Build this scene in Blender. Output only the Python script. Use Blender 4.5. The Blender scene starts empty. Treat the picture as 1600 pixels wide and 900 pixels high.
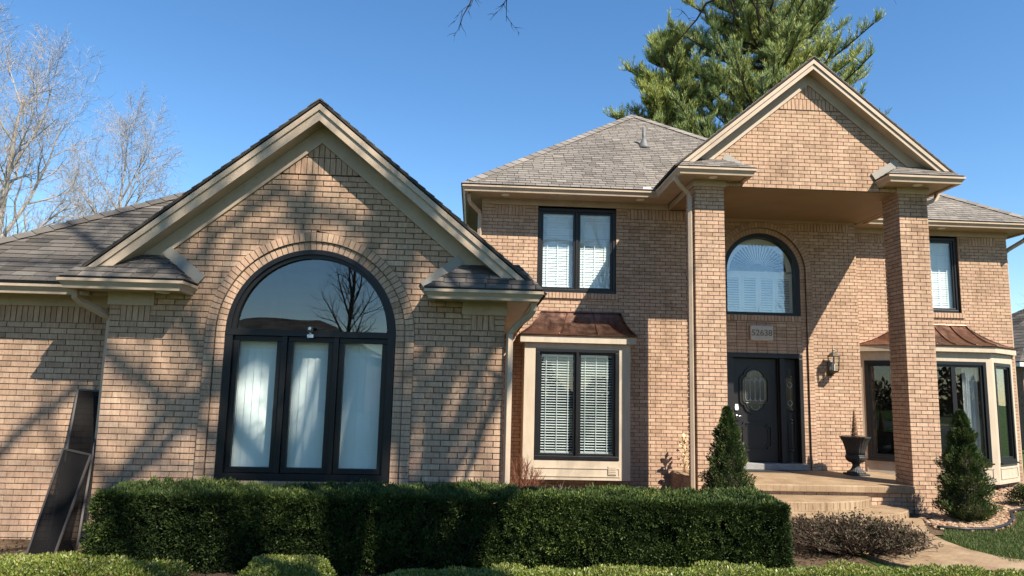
import bpy, math, random
import numpy as np
from mathutils import Vector, Matrix, noise

random.seed(7); rng = np.random.default_rng(7)
scene = bpy.context.scene
COL = scene.collection

# ------------------------------------------------------------------ camera
cam_d = bpy.data.cameras.new('camera'); cam = bpy.data.objects.new('camera', cam_d); COL.objects.link(cam)
scene.camera = cam
cam_d.sensor_width = 36.0; cam_d.lens = 1128.78 / 1600 * 36.0
cam_d.clip_start = 0.05; cam_d.clip_end = 3000
PI_, YA_, RO_ = math.radians(8.046), math.radians(2.788), math.radians(1.355)
fw = Vector((math.sin(YA_) * math.cos(PI_), math.cos(YA_) * math.cos(PI_), math.sin(PI_)))
rt = Vector((math.cos(YA_), -math.sin(YA_), 0)); up = rt.cross(fw)
r2 = rt * math.cos(RO_) + up * math.sin(RO_); u2 = -rt * math.sin(RO_) + up * math.cos(RO_)
CAMZ = 1.85
mw = Matrix((r2, u2, -fw)).transposed().to_4x4(); mw.translation = (0, 0, CAMZ)
cam.matrix_world = mw

# ------------------------------------------------------------------ sky, sun, exposure
SUN = Vector((0.77, -1.0, 1.28)).normalized()          # direction towards the sun
elev = math.asin(SUN.z); azim = math.atan2(SUN.x, SUN.y)
world = bpy.data.worlds.new('World'); scene.world = world; world.use_nodes = True
wn = world.node_tree; wn.nodes.clear()
sky = wn.nodes.new('ShaderNodeTexSky'); sky.sky_type = 'NISHITA'; sky.sun_disc = False
sky.sun_elevation = elev; sky.sun_rotation = azim
sky.air_density = 1.0; sky.dust_density = 0.05; sky.ozone_density = 2.0; sky.altitude = 200
bg = wn.nodes.new('ShaderNodeBackground'); bg.inputs[1].default_value = 0.091
wo = wn.nodes.new('ShaderNodeOutputWorld')
hs = wn.nodes.new('ShaderNodeHueSaturation'); hs.inputs['Saturation'].default_value = 1.23
wn.links.new(sky.outputs[0], hs.inputs['Color']); wn.links.new(hs.outputs[0], bg.inputs[0]); wn.links.new(bg.outputs[0], wo.inputs[0])
sun_d = bpy.data.lights.new('sun', 'SUN'); sun = bpy.data.objects.new('sun', sun_d); COL.objects.link(sun)
sun_d.energy = 5.0; sun_d.angle = math.radians(0.53); sun_d.color = (1.0, 0.93, 0.82)
sun.rotation_euler = (-SUN).to_track_quat('-Z', 'Y').to_euler(); sun.location = SUN * 60
vs = scene.view_settings
vs.view_transform = 'Standard'; vs.look = 'None'; vs.exposure = 1.18; vs.gamma = 1.0; vs.use_curve_mapping = False

# ------------------------------------------------------------------ materials
class NT:
    def __init__(s, name, rough=0.6, spec=0.3, metal=0.0):
        s.m = bpy.data.materials.new(name); s.m.use_nodes = True
        s.t = s.m.node_tree; s.b = s.t.nodes['Principled BSDF']
        s.b.inputs['Roughness'].default_value = rough; s.b.inputs['Metallic'].default_value = metal
        s.b.inputs['Specular IOR Level'].default_value = spec
    def n(s, typ, **k):
        x = s.t.nodes.new(typ)
        for a, v in k.items(): setattr(x, a, v)
        return x
    def l(s, a, b): s.t.links.new(a, b)
    def pos(s, scale=(1, 1, 1)):
        g = s.n('ShaderNodeNewGeometry'); mp = s.n('ShaderNodeMapping'); mp.inputs['Scale'].default_value = scale
        s.l(g.outputs['Position'], mp.inputs['Vector']); return mp.outputs[0]
    def noise(s, scale, detail=4, rough=.55, vec=None, stretch=(1, 1, 1)):
        x = s.n('ShaderNodeTexNoise'); x.inputs['Scale'].default_value = scale
        x.inputs['Detail'].default_value = detail; x.inputs['Roughness'].default_value = rough
        s.l(vec or s.pos(stretch), x.inputs['Vector']); return x.outputs['Fac']
    def ramp(s, fac, stops, interp='LINEAR'):
        r = s.n('ShaderNodeValToRGB'); r.color_ramp.interpolation = interp
        e = r.color_ramp.elements
        while len(e) < len(stops): e.new(0.5)
        for q, (p, c) in zip(e, stops): q.position = p; q.color = (*c, 1)
        s.l(fac, r.inputs[0]); return r.outputs[0]
    def mix(s, a, b, fac, mode='MIX'):
        x = s.n('ShaderNodeMix', data_type='RGBA', blend_type=mode)
        for sock, v in ((x.inputs['Factor'], fac), (x.inputs['A'], a), (x.inputs['B'], b)):
            if isinstance(v, (int, float)): sock.default_value = v
            elif isinstance(v, tuple): sock.default_value = (*v, 1)
            else: s.l(v, sock)
        return x.outputs['Result']
    def attr(s, name='bid'):
        a = s.n('ShaderNodeAttribute', attribute_name=name); return a.outputs['Fac']
    def bump(s, h, strength=.3, dist=.01):
        x = s.n('ShaderNodeBump'); x.inputs['Strength'].default_value = strength; x.inputs['Distance'].default_value = dist
        s.l(h, x.inputs['Height']); s.l(x.outputs[0], s.b.inputs['Normal'])
    def col(s, c):
        if isinstance(c, tuple): s.b.inputs['Base Color'].default_value = (*c, 1)
        else: s.l(c, s.b.inputs['Base Color'])

M = {}
def simple(name, c, rough=.6, spec=.3, metal=0., var=.0, scale=6., bumps=0., bscale=60.):
    t = NT(name, rough, spec, metal)
    if var:
        f = t.noise(scale, 5)
        t.col(t.ramp(f, [(.3, tuple(x * (1 - var) for x in c)), (.7, tuple(min(1, x * (1 + var)) for x in c))]))
    else: t.col(c)
    if bumps: t.bump(t.noise(bscale, 4), bumps, .004)
    M[name] = t.m; return t.m

def mk_brick():
    t = NT('brick', .85, .15)
    c = t.ramp(t.attr(), [(0, (.335, .224, .150)), (.10, (.40, .27, .182)), (.3, (.447, .300, .208)), (.5, (.427, .283, .196)),
                          (.7, (.472, .329, .225)), (.86, (.452, .30, .205)), (.96, (.495, .356, .247)), (1, (.372, .256, .177))])
    streak = t.noise(42, 4, .7, stretch=(1, 1, .18))
    c = t.mix(c, t.ramp(streak, [(.35, (.70, .66, .62)), (.62, (1.08, 1.06, 1.05))]), .75, 'MULTIPLY')
    big = t.noise(1.1, 3)
    c = t.mix(c, t.ramp(big, [(.3, (.84, .82, .80)), (.7, (1.06, 1.05, 1.04))]), .7, 'MULTIPLY')
    stain = t.noise(2.2, 6, .62, stretch=(1, 1, .22))
    c = t.mix(c, t.ramp(stain, [(.30, (.70, .67, .64)), (.46, (1, 1, 1)), (.66, (1, 1, 1)), (.78, (1.12, 1.12, 1.13))]), .75, 'MULTIPLY')
    spot = t.noise(150, 2)
    c = t.mix(c, t.ramp(spot, [(.30, (.6, .56, .5)), (.40, (1, 1, 1))]), .6, 'MULTIPLY')
    t.col(c); t.bump(t.noise(95, 5, .7, stretch=(1, 1, .5)), .55, .004); M['brick'] = t.m
def mk_mortar():
    t = NT('mortar', .95, .1)
    c = t.ramp(t.noise(14, 6), [(.3, (.125, .09, .066)), (.7, (.225, .168, .125))]); t.col(c)
    t.bump(t.noise(160, 3), .6, .004); M['mortar'] = t.m
def mk_shingle(name, dark, sp=1.):
    t = NT(name, .95, .12)
    k = dark
    c = t.ramp(t.attr(), [(0, (.085 * k, .074 * k, .064 * k)), (.25, (.16 * k, .142 * k, .122 * k)), (.6, (.215 * k, .19 * k, .163 * k)), (.8, (.12 * k, .105 * k, .09 * k)), (1, (.27 * k, .24 * k, .205 * k))])
    c = t.mix((.172 * k, .152 * k, .132 * k), c, sp)
    g = t.noise(260, 3, .7)
    c = t.mix(c, t.ramp(g, [(.3, (.55, .55, .55)), (.7, (1.35, 1.35, 1.35))]), .8, 'MULTIPLY')
    c = t.mix(c, t.ramp(t.noise(.7, 4), [(.35, (.86, .86, .88)), (.65, (1.08, 1.07, 1.05))]), .8, 'MULTIPLY')
    t.col(c); t.bump(g, .7, .006); M[name] = t.m
def mk_trim():
    t = NT('trim', .55, .35)
    c = t.ramp(t.noise(3.5, 6, .6), [(.3, (.35, .262, .182)), (.7, (.425, .328, .235))])
    c = t.mix(c, t.ramp(t.noise(16, 5, .65, stretch=(1, 1, .35)), [(.28, (.72, .70, .66)), (.42, (1, 1, 1))]), .5, 'MULTIPLY')
    t.col(c); t.bump(t.noise(55, 3, stretch=(.3, 1, 1)), .12, .004); M['trim'] = t.m
    t = NT('cedar_trim', .6, .3)
    c = t.ramp(t.noise(9, 6, .6, stretch=(1, 1, .2)), [(.3, (.375, .305, .22)), (.7, (.45, .375, .28))])
    t.col(c); t.bump(t.noise(120, 4, stretch=(1, 1, .15)), .3, .004); M['cedar_trim'] = t.m
def mk_copper():
    t = NT('copper', .36, .5, .95)
    n1 = t.noise(5.5, 6, .65, stretch=(1, .3, .3))
    c = t.ramp(n1, [(.25, (.11, .062, .046)), (.45, (.21, .115, .08)), (.6, (.29, .165, .115)), (.8, (.43, .275, .20))])
    c = t.mix(c, t.ramp(t.noise(11, 5), [(.3, (.65, .6, .6)), (.7, (1.1, 1.1, 1.1))]), .6, 'MULTIPLY')
    t.col(c); t.l(t.ramp(t.noise(7, 5), [(.3, (.24,) * 3), (.7, (.44,) * 3)]), t.b.inputs['Roughness'])
    t.bump(t.noise(5, 3), .12, .02); M['copper'] = t.m
def mk_glass(name, base, tint=(.86, .9, .9)):
    m = bpy.data.materials.new(name); m.use_nodes = True; t = m.node_tree; t.nodes.clear()
    o = t.nodes.new('ShaderNodeOutputMaterial'); mx = t.nodes.new('ShaderNodeMixShader')
    tr = t.nodes.new('ShaderNodeBsdfTransparent'); tr.inputs[0].default_value = (*tint, 1)
    gl = t.nodes.new('ShaderNodeBsdfGlossy'); gl.inputs['Roughness'].default_value = .004; gl.inputs['Color'].default_value = (.95, .97, 1, 1)
    lw = t.nodes.new('ShaderNodeLayerWeight'); lw.inputs[0].default_value = .5
    fr = t.nodes.new('ShaderNodeMath'); fr.operation = 'POWER'; fr.inputs[1].default_value = 4.0; t.links.new(lw.outputs['Facing'], fr.inputs[0])
    ad = t.nodes.new('ShaderNodeMath'); ad.operation = 'ADD'; ad.use_clamp = True; ad.inputs[1].default_value = base
    ge = t.nodes.new('ShaderNodeNewGeometry'); ns = t.nodes.new('ShaderNodeTexNoise'); ns.inputs['Scale'].default_value = 1.6; ns.inputs['Detail'].default_value = 1
    bp = t.nodes.new('ShaderNodeBump'); bp.inputs['Strength'].default_value = .05; bp.inputs['Distance'].default_value = .02
    t.links.new(ge.outputs['Position'], ns.inputs['Vector']); t.links.new(ns.outputs[0], bp.inputs['Height'])
    t.links.new(bp.outputs[0], gl.inputs['Normal'])
    t.links.new(fr.outputs[0], ad.inputs[0]); t.links.new(ad.outputs[0], mx.inputs[0])
    t.links.new(tr.outputs[0], mx.inputs[1]); t.links.new(gl.outputs[0], mx.inputs[2]); t.links.new(mx.outputs[0], o.inputs[0])
    M[name] = m
def mk_leaf(name, stops, rough=.5, spec=.35, trans=.25):
    t = NT(name, rough, spec)
    c = t.ramp(t.attr(), stops)
    c = t.mix(c, t.ramp(t.noise(5, 3), [(.3, (.75, .78, .7)), (.7, (1.2, 1.18, 1.1))]), .7, 'MULTIPLY')
    t.col(c)
    if trans:
        tl = t.n('ShaderNodeBsdfTranslucent'); t.l(c, tl.inputs[0]); mx = t.n('ShaderNodeMixShader'); mx.inputs[0].default_value = trans
        o = t.t.nodes['Material Output']; t.l(t.b.outputs[0], mx.inputs[1]); t.l(tl.outputs[0], mx.inputs[2]); t.l(mx.outputs[0], o.inputs[0])
    M[name] = t.m
def mk_ground():
    t = NT('soil', .95, .1)
    c = t.ramp(t.noise(9, 7, .7), [(.25, (.055, .036, .022)), (.5, (.115, .075, .045)), (.75, (.19, .13, .085))])
    t.col(c); t.bump(t.noise(40, 6, .7), .9, .03); M['soil'] = t.m
    t = NT('lawn', .9, .1)
    c = t.ramp(t.noise(30, 6, .7), [(.25, (.025, .045, .010)), (.5, (.042, .075, .016)), (.75, (.075, .105, .026))])
    t.col(c); t.bump(t.noise(90, 5, .7), .9, .03); M['lawn'] = t.m
    t = NT('stamped_concrete', .7, .3)
    c = t.ramp(t.noise(2.4, 6, .65), [(.28, (.20, .132, .074)), (.5, (.30, .208, .122)), (.72, (.385, .285, .182))])
    v = t.n('ShaderNodeTexBrick'); v.inputs['Scale'].default_value = 4.6; v.inputs['Mortar Size'].default_value = .022; v.inputs['Mortar Smooth'].default_value = .4
    v.inputs['Color1'].default_value = (1, 1, 1, 1); v.inputs['Color2'].default_value = (.74, .72, .70, 1); v.inputs['Mortar'].default_value = (.42, .38, .33, 1); t.l(t.pos(), v.inputs['Vector'])
    e = v.outputs['Color']
    c = t.mix(c, e, .55, 'MULTIPLY')
    c = t.mix(c, t.ramp(t.noise(60, 4), [(.3, (.75, .72, .7)), (.7, (1.1, 1.1, 1.1))]), .7, 'MULTIPLY')
    t.col(c); t.bump(e, .35, .008); M['stamped_concrete'] = t.m
    t = NT('asphalt', .9, .2); t.col(t.ramp(t.noise(50, 5), [(.3, (.035, .035, .036)), (.7, (.07, .07, .07))])); M['asphalt'] = t.m
    t = NT('river_stone', .8, .25)
    c = t.ramp(t.attr(), [(0, (.17, .10, .06)), (.3, (.30, .185, .105)), (.55, (.37, .26, .165)), (.8, (.24, .14, .085)), (1, (.46, .37, .28))])
    c = t.mix(c, t.ramp(t.noise(55, 4), [(.3, (.7, .68, .66)), (.7, (1.15, 1.15, 1.15))]), .7, 'MULTIPLY'); t.col(c); M['river_stone'] = t.m
def mk_bark(name, a, b, sc=12):
    t = NT(name, .9, .12)
    t.col(t.ramp(t.noise(sc, 6, .65, stretch=(1, 1, .3)), [(.3, a), (.7, b)])); t.bump(t.noise(sc * 3, 5, stretch=(1, 1, .25)), .6, .01); M[name] = t.m

mk_brick(); mk_mortar(); mk_trim(); mk_copper(); mk_ground()
mk_shingle('shingle', .62); mk_shingle('shingle_dark', .5); mk_shingle('shingle_light', 1.12, .55)
mk_glass('glass', .04, (.93, .96, .955)); mk_glass('glass_dark', .08, (.7, .74, .74)); mk_glass('glass_sky', .115, (.92, .95, .95))
simple('black_frame', (.0065, .006, .0062), .42, .35, 0, .2, 20)
simple('door_paint', (.0115, .0098, .0098), .42, .4, 0, .15, 9)
simple('ceiling_shade_tone', (.24, .165, .095), .6, .2, 0, .08, 3)  # tan-brown trim tone, darkened so the colour carries the portico shade
simple('blind_grey', (.50, .51, .50), .7, .2, 0, .06, 3)
simple('white_blind', (.80, .80, .765), .7, .2, 0, .04, 2)
simple('shutter_white', (.78, .78, .73), .6, .3, 0, .04, 4)
simple('curtain', (.72, .72, .70), .85, .1, 0, .06, 5)
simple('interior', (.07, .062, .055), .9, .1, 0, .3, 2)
simple('flashing', (.25, .225, .185), .5, .4, .0, .12, 5)
simple('galvanised', (.14, .135, .13), .6, .3, .2, .15, 8)
simple('pvc', (.55, .52, .46), .6, .3, 0, .1, 8)
simple('bronze', (.075, .062, .042), .5, .4, .5, .2, 30)
simple('lead_came', (.30, .30, .30), .4, .5, .6)
simple('steel', (.62, .62, .62), .25, .5, 1.0)
simple('white_plastic', (.7, .7, .68), .4, .4)
simple('stone_plaque', (.46, .40, .33), .8, .2, 0, .08, 25, .2, 90)
simple('plaque_digits', (.20, .16, .13), .8, .1)
simple('threshold', (.24, .23, .215), .7, .3, 0, .15, 12)
simple('iron', (.030, .028, .027), .55, .4, .2, .3, 18, .25, 70)
simple('twig_brown', (.15, .09, .055), .9, .1, 0, .4, 30)
simple('edging', (.012, .012, .012), .5, .4)
simple('screen_mesh', (.035, .033, .031), .8, .2, 0, .2, 30)
simple('screen_frame', (.05, .042, .036), .5, .4)
simple('dried_tan', (.52, .39, .22), .7, .2, 0, .3, 22)
simple('gold_trim', (.5, .33, .1), .4, .5, .6)
simple('amber_glass', (.045, .04, .02), .15, .6)
simple('door_glass', (.03, .036, .042), .12, .5)
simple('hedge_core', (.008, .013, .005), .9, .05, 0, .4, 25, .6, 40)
simple('car_blue', (.02, .12, .42), .25, .6)
simple('tyre', (.015, .015, .015), .8, .2)
simple('siding', (.40, .36, .31), .8, .2, 0, .1, 3)
simple('neighbor_brick', (.20, .13, .10), .9, .1, 0, .3, 9)
simple('far_glass', (.045, .06, .07), .08, .6)
simple('window_trim', (.62, .62, .60), .6, .3)
simple('soffit_light', (.75, .72, .66), .5, .3)
simple('litter', (.25, .16, .09), .9, .1, 0, .4, 40)
mk_bark('bark', (.07, .055, .042), (.17, .14, .11)); mk_bark('bark_pale', (.19, .165, .142), (.38, .345, .31), 6)
mk_bark('bark_dark', (.035, .026, .02), (.08, .06, .048))
mk_bark('stem_dark', (.035, .024, .017), (.10, .07, .048), 30); mk_bark('stem_red', (.14, .055, .035), (.26, .12, .075), 30); mk_bark('stem_grey', (.12, .09, .065), (.27, .21, .155), 30)
mk_leaf('yew', [(0, (.016, .027, .008)), (.4, (.034, .054, .013)), (.75, (.062, .092, .02)), (1, (.14, .165, .036))], .55, .3, .15)
mk_leaf('groundcover', [(0, (.05, .08, .014)), (.35, (.115, .16, .028)), (.7, (.19, .225, .042)), (.93, (.27, .275, .07)), (1, (.26, .20, .08))], .4, .45, .3)
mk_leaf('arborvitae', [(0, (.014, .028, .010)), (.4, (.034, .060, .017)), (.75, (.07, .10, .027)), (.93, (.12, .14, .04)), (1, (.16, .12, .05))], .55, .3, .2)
mk_leaf('pine_needle', [(0, (.09, .14, .075)), (.35, (.19, .255, .11)), (.65, (.30, .345, .10)), (.85, (.42, .40, .07)), (1, (.46, .35, .05))], .55, .3, .22)
mk_leaf('dry_leaf', [(0, (.022, .034, .013)), (.35, (.04, .036, .02)), (.7, (.075, .05, .034)), (1, (.13, .092, .062))], .7, .2, .15)
mk_leaf('grass_blade', [(0, (.03, .055, .012)), (.45, (.06, .105, .022)), (.75, (.105, .145, .04)), (.9, (.17, .165, .07)), (1, (.26, .215, .12))], .5, .3, .3)

# ------------------------------------------------------------------ mesh helpers
def empty(name, loc=(0, 0, 0), label=None, cat=None, group=None):
    o = bpy.data.objects.new(name, None); COL.objects.link(o); o.location = loc; o.empty_display_size = .2
    return tag(o, label, cat, group) if label else o
def tag(o, label=None, cat=None, group=None, kind=None):
    if label: o['label'] = label
    if cat: o['category'] = cat
    if group: o['group'] = group
    if kind: o['kind'] = kind
    return o
def wloc(o):
    v = Vector(o.location)
    while o.parent: o = o.parent; v = v + o.location
    return v
def link(o, parent=None):
    COL.objects.link(o)
    if parent is not None:
        o.parent = parent
        if parent.type == 'EMPTY': o.matrix_parent_inverse = Matrix.Translation(-wloc(parent))
    return o
class MB:
    def __init__(s): s.v = []; s.f = []; s.id = []; s.cur = .5
    def add(s, vs, fs, i=None):
        n = len(s.v); s.v.extend(vs); s.f.extend([tuple(q + n for q in f) for f in fs]); s.id.extend([s.cur if i is None else i] * len(fs))
        return s
    def box(s, x0, x1, y0, y1, z0, z1, i=None):
        v = [(x, y, z) for z in (z0, z1) for y in (y0, y1) for x in (x0, x1)]
        return s.add(v, [(0, 2, 3, 1), (4, 5, 7, 6), (0, 1, 5, 4), (2, 6, 7, 3), (0, 4, 6, 2), (1, 3, 7, 5)], i)
    def prism_xz(s, poly, y0, y1, i=None):          # polygon in X-Z, extruded in Y
        n = len(poly); v = [(x, y0, z) for x, z in poly] + [(x, y1, z) for x, z in poly]
        f = [tuple(range(n)), tuple(range(2 * n - 1, n - 1, -1))] + [(k, k + n, (k + 1) % n + n, (k + 1) % n) for k in range(n)]
        return s.add(v, f, i)
    def prism_xy(s, poly, z0, z1, i=None):
        n = len(poly); v = [(x, y, z0) for x, y in poly] + [(x, y, z1) for x, y in poly]
        f = [tuple(range(n - 1, -1, -1)), tuple(range(n, 2 * n))] + [(k, (k + 1) % n, (k + 1) % n + n, k + n) for k in range(n)]
        return s.add(v, f, i)
    def tube(s, pts, rad, n=6, i=None, cap=True, phase=0.):
        pts = [Vector(p) for p in pts]
        if not isinstance(rad, (list, tuple)): rad = [rad] * len(pts)
        base = len(s.v); ref = None
        for k, p in enumerate(pts):
            d = (pts[min(k + 1, len(pts) - 1)] - pts[max(k - 1, 0)])
            if d.length < 1e-9: d = Vector((0, 0, 1))
            d.normalize()
            if ref is None: ref = d.cross(Vector((0, 0, 1)) if abs(d.z) < .95 else Vector((0, 1, 0))).normalized()
            a = (ref - d * ref.dot(d)); a = a.normalized() if a.length > 1e-6 else d.orthogonal().normalized()
            ref = a; b = d.cross(a)
            for q in range(n):
                t = 2 * math.pi * q / n + phase; s.v.append(tuple(p + (a * math.cos(t) + b * math.sin(t)) * rad[k]))
        f = [(base + k * n + q, base + k * n + (q + 1) % n, base + (k + 1) * n + (q + 1) % n, base + (k + 1) * n + q) for k in range(len(pts) - 1) for q in range(n)]
        if cap: f += [tuple(base + q for q in range(n - 1, -1, -1)), tuple(base + (len(pts) - 1) * n + q for q in range(n))]
        s.f.extend(f); s.id.extend([s.cur if i is None else i] * len(f)); return s
    def lathe(s, prof, c, n=24, mod=None, i=None):
        base = len(s.v)
        for k, (r, z) in enumerate(prof):
            for q in range(n):
                t = 2 * math.pi * q / n; rr = r * (mod(k, t) if mod else 1); s.v.append((c[0] + rr * math.cos(t), c[1] + rr * math.sin(t), c[2] + z))
        f = [(base + k * n + q, base + k * n + (q + 1) % n, base + (k + 1) * n + (q + 1) % n, base + (k + 1) * n + q) for k in range(len(prof) - 1) for q in range(n)]
        f += [tuple(base + q for q in range(n - 1, -1, -1)), tuple(base + (len(prof) - 1) * n + q for q in range(n))]
        s.f.extend(f); s.id.extend([s.cur if i is None else i] * len(f)); return s
    def sweep(s, path, z, prof, i=None):            # closed profile (out, up) swept along a plan path; out = right of travel
        P = [Vector((x, y)) for x, y in path]; n = len(prof); base = len(s.v)
        for k, p in enumerate(P):
            d1 = (P[k] - P[k - 1]).normalized() if k > 0 else None
            d2 = (P[k + 1] - P[k]).normalized() if k < len(P) - 1 else None
            n1 = Vector((d1.y, -d1.x)) if d1 else None; n2 = Vector((d2.y, -d2.x)) if d2 else None
            if n1 is None: m = n2
            elif n2 is None: m = n1
            else: m = (n1 + n2); m = m / (m.dot(n1))
            for o, u in prof: s.v.append((p.x + m.x * o, p.y + m.y * o, z + u))
        f = [(base + k * n + q, base + (k + 1) * n + q, base + (k + 1) * n + (q + 1) % n, base + k * n + (q + 1) % n) for k in range(len(P) - 1) for q in range(n)]
        f += [tuple(base + q for q in range(n)), tuple(base + (len(P) - 1) * n + q for q in range(n - 1, -1, -1))]
        s.f.extend(f); s.id.extend([s.cur if i is None else i] * len(f)); return s
    def mesh(s, name, mat):
        me = bpy.data.meshes.new(name); me.from_pydata(s.v, [], s.f); me.materials.append(M[mat])
        a = me.attributes.new('bid', 'FLOAT', 'FACE'); a.data.foreach_set('value', s.id); me.update(); return me
    def build(s, name, mat, parent=None, smooth=False, bevel=0., kind=None):
        me = s.mesh(name, mat)
        if smooth: me.polygons.foreach_set('use_smooth', [True] * len(me.polygons))
        o = bpy.data.objects.new(name, me); link(o, parent)
        if bevel:
            b = o.modifiers.new('bevel', 'BEVEL'); b.width = bevel; b.segments = 2; b.limit_method = 'ANGLE'; b.angle_limit = .6
        if kind: o['kind'] = kind
        return o
def np_quads(name, V, mat, parent=None, ids=None, kind=None):
    """V: (N,4,3) array of quads"""
    N = len(V); me = bpy.data.meshes.new(name); me.vertices.add(N * 4); me.loops.add(N * 4); me.polygons.add(N)
    me.vertices.foreach_set('co', V.reshape(-1).astype(np.float32)); me.loops.foreach_set('vertex_index', np.arange(N * 4, dtype=np.int32))
    me.polygons.foreach_set('loop_start', np.arange(0, N * 4, 4, dtype=np.int32)); me.polygons.foreach_set('loop_total', np.full(N, 4, dtype=np.int32))
    me.materials.append(M[mat]); a = me.attributes.new('bid', 'FLOAT', 'FACE')
    a.data.foreach_set('value', (rng.random(N) if ids is None else ids).astype(np.float32)); me.update(calc_edges=True); me.validate()
    o = bpy.data.objects.new(name, me); link(o, parent)
    if kind: o['kind'] = kind
    return o
def leaf_quads(P, D, L, Wd, fold=0.):
    """P base points, D directions, lengths, widths -> diamond leaves"""
    N = len(P); D = D / (np.linalg.norm(D, axis=1, keepdims=True) + 1e-9)
    R = rng.normal(size=(N, 3)); S = np.cross(D, R); S /= (np.linalg.norm(S, axis=1, keepdims=True) + 1e-9)
    L = L.reshape(-1, 1); Wd = Wd.reshape(-1, 1); Nn = np.cross(D, S)
    mid = P + D * L * .5 + Nn * L * fold
    return np.stack([P, mid + S * Wd * .5, P + D * L, mid - S * Wd * .5], axis=1)
def unit(n):
    v = rng.normal(size=(n, 3)); return v / np.linalg.norm(v, axis=1, keepdims=True)
def clip_poly(poly, clip):
    """convex clip (ccw) of a 2-D polygon"""
    out = poly
    for k in range(len(clip)):
        ax, ay = clip[k]; bx, by = clip[(k + 1) % len(clip)]
        ins = lambda p: (bx - ax) * (p[1] - ay) - (by - ay) * (p[0] - ax) >= -1e-9
        res = []
        for j in range(len(out)):
            p, q = out[j - 1], out[j]; ip, iq = ins(p), ins(q)
            if ip != iq:
                d = (bx - ax) * (q[1] - p[1]) - (by - ay) * (q[0] - p[0])
                t = ((ax - p[0]) * -(by - ay) + (bx - ax) * (ay - p[1])) / d if abs(d) > 1e-12 else 0
                res.append((p[0] + (q[0] - p[0]) * t, p[1] + (q[1] - p[1]) * t))
            if iq: res.append(q)
        out = res
        if len(out) < 3: return []
    return out
def area(p): return .5 * abs(sum(p[k - 1][0] * p[k][1] - p[k][0] * p[k - 1][1] for k in range(len(p))))

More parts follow.
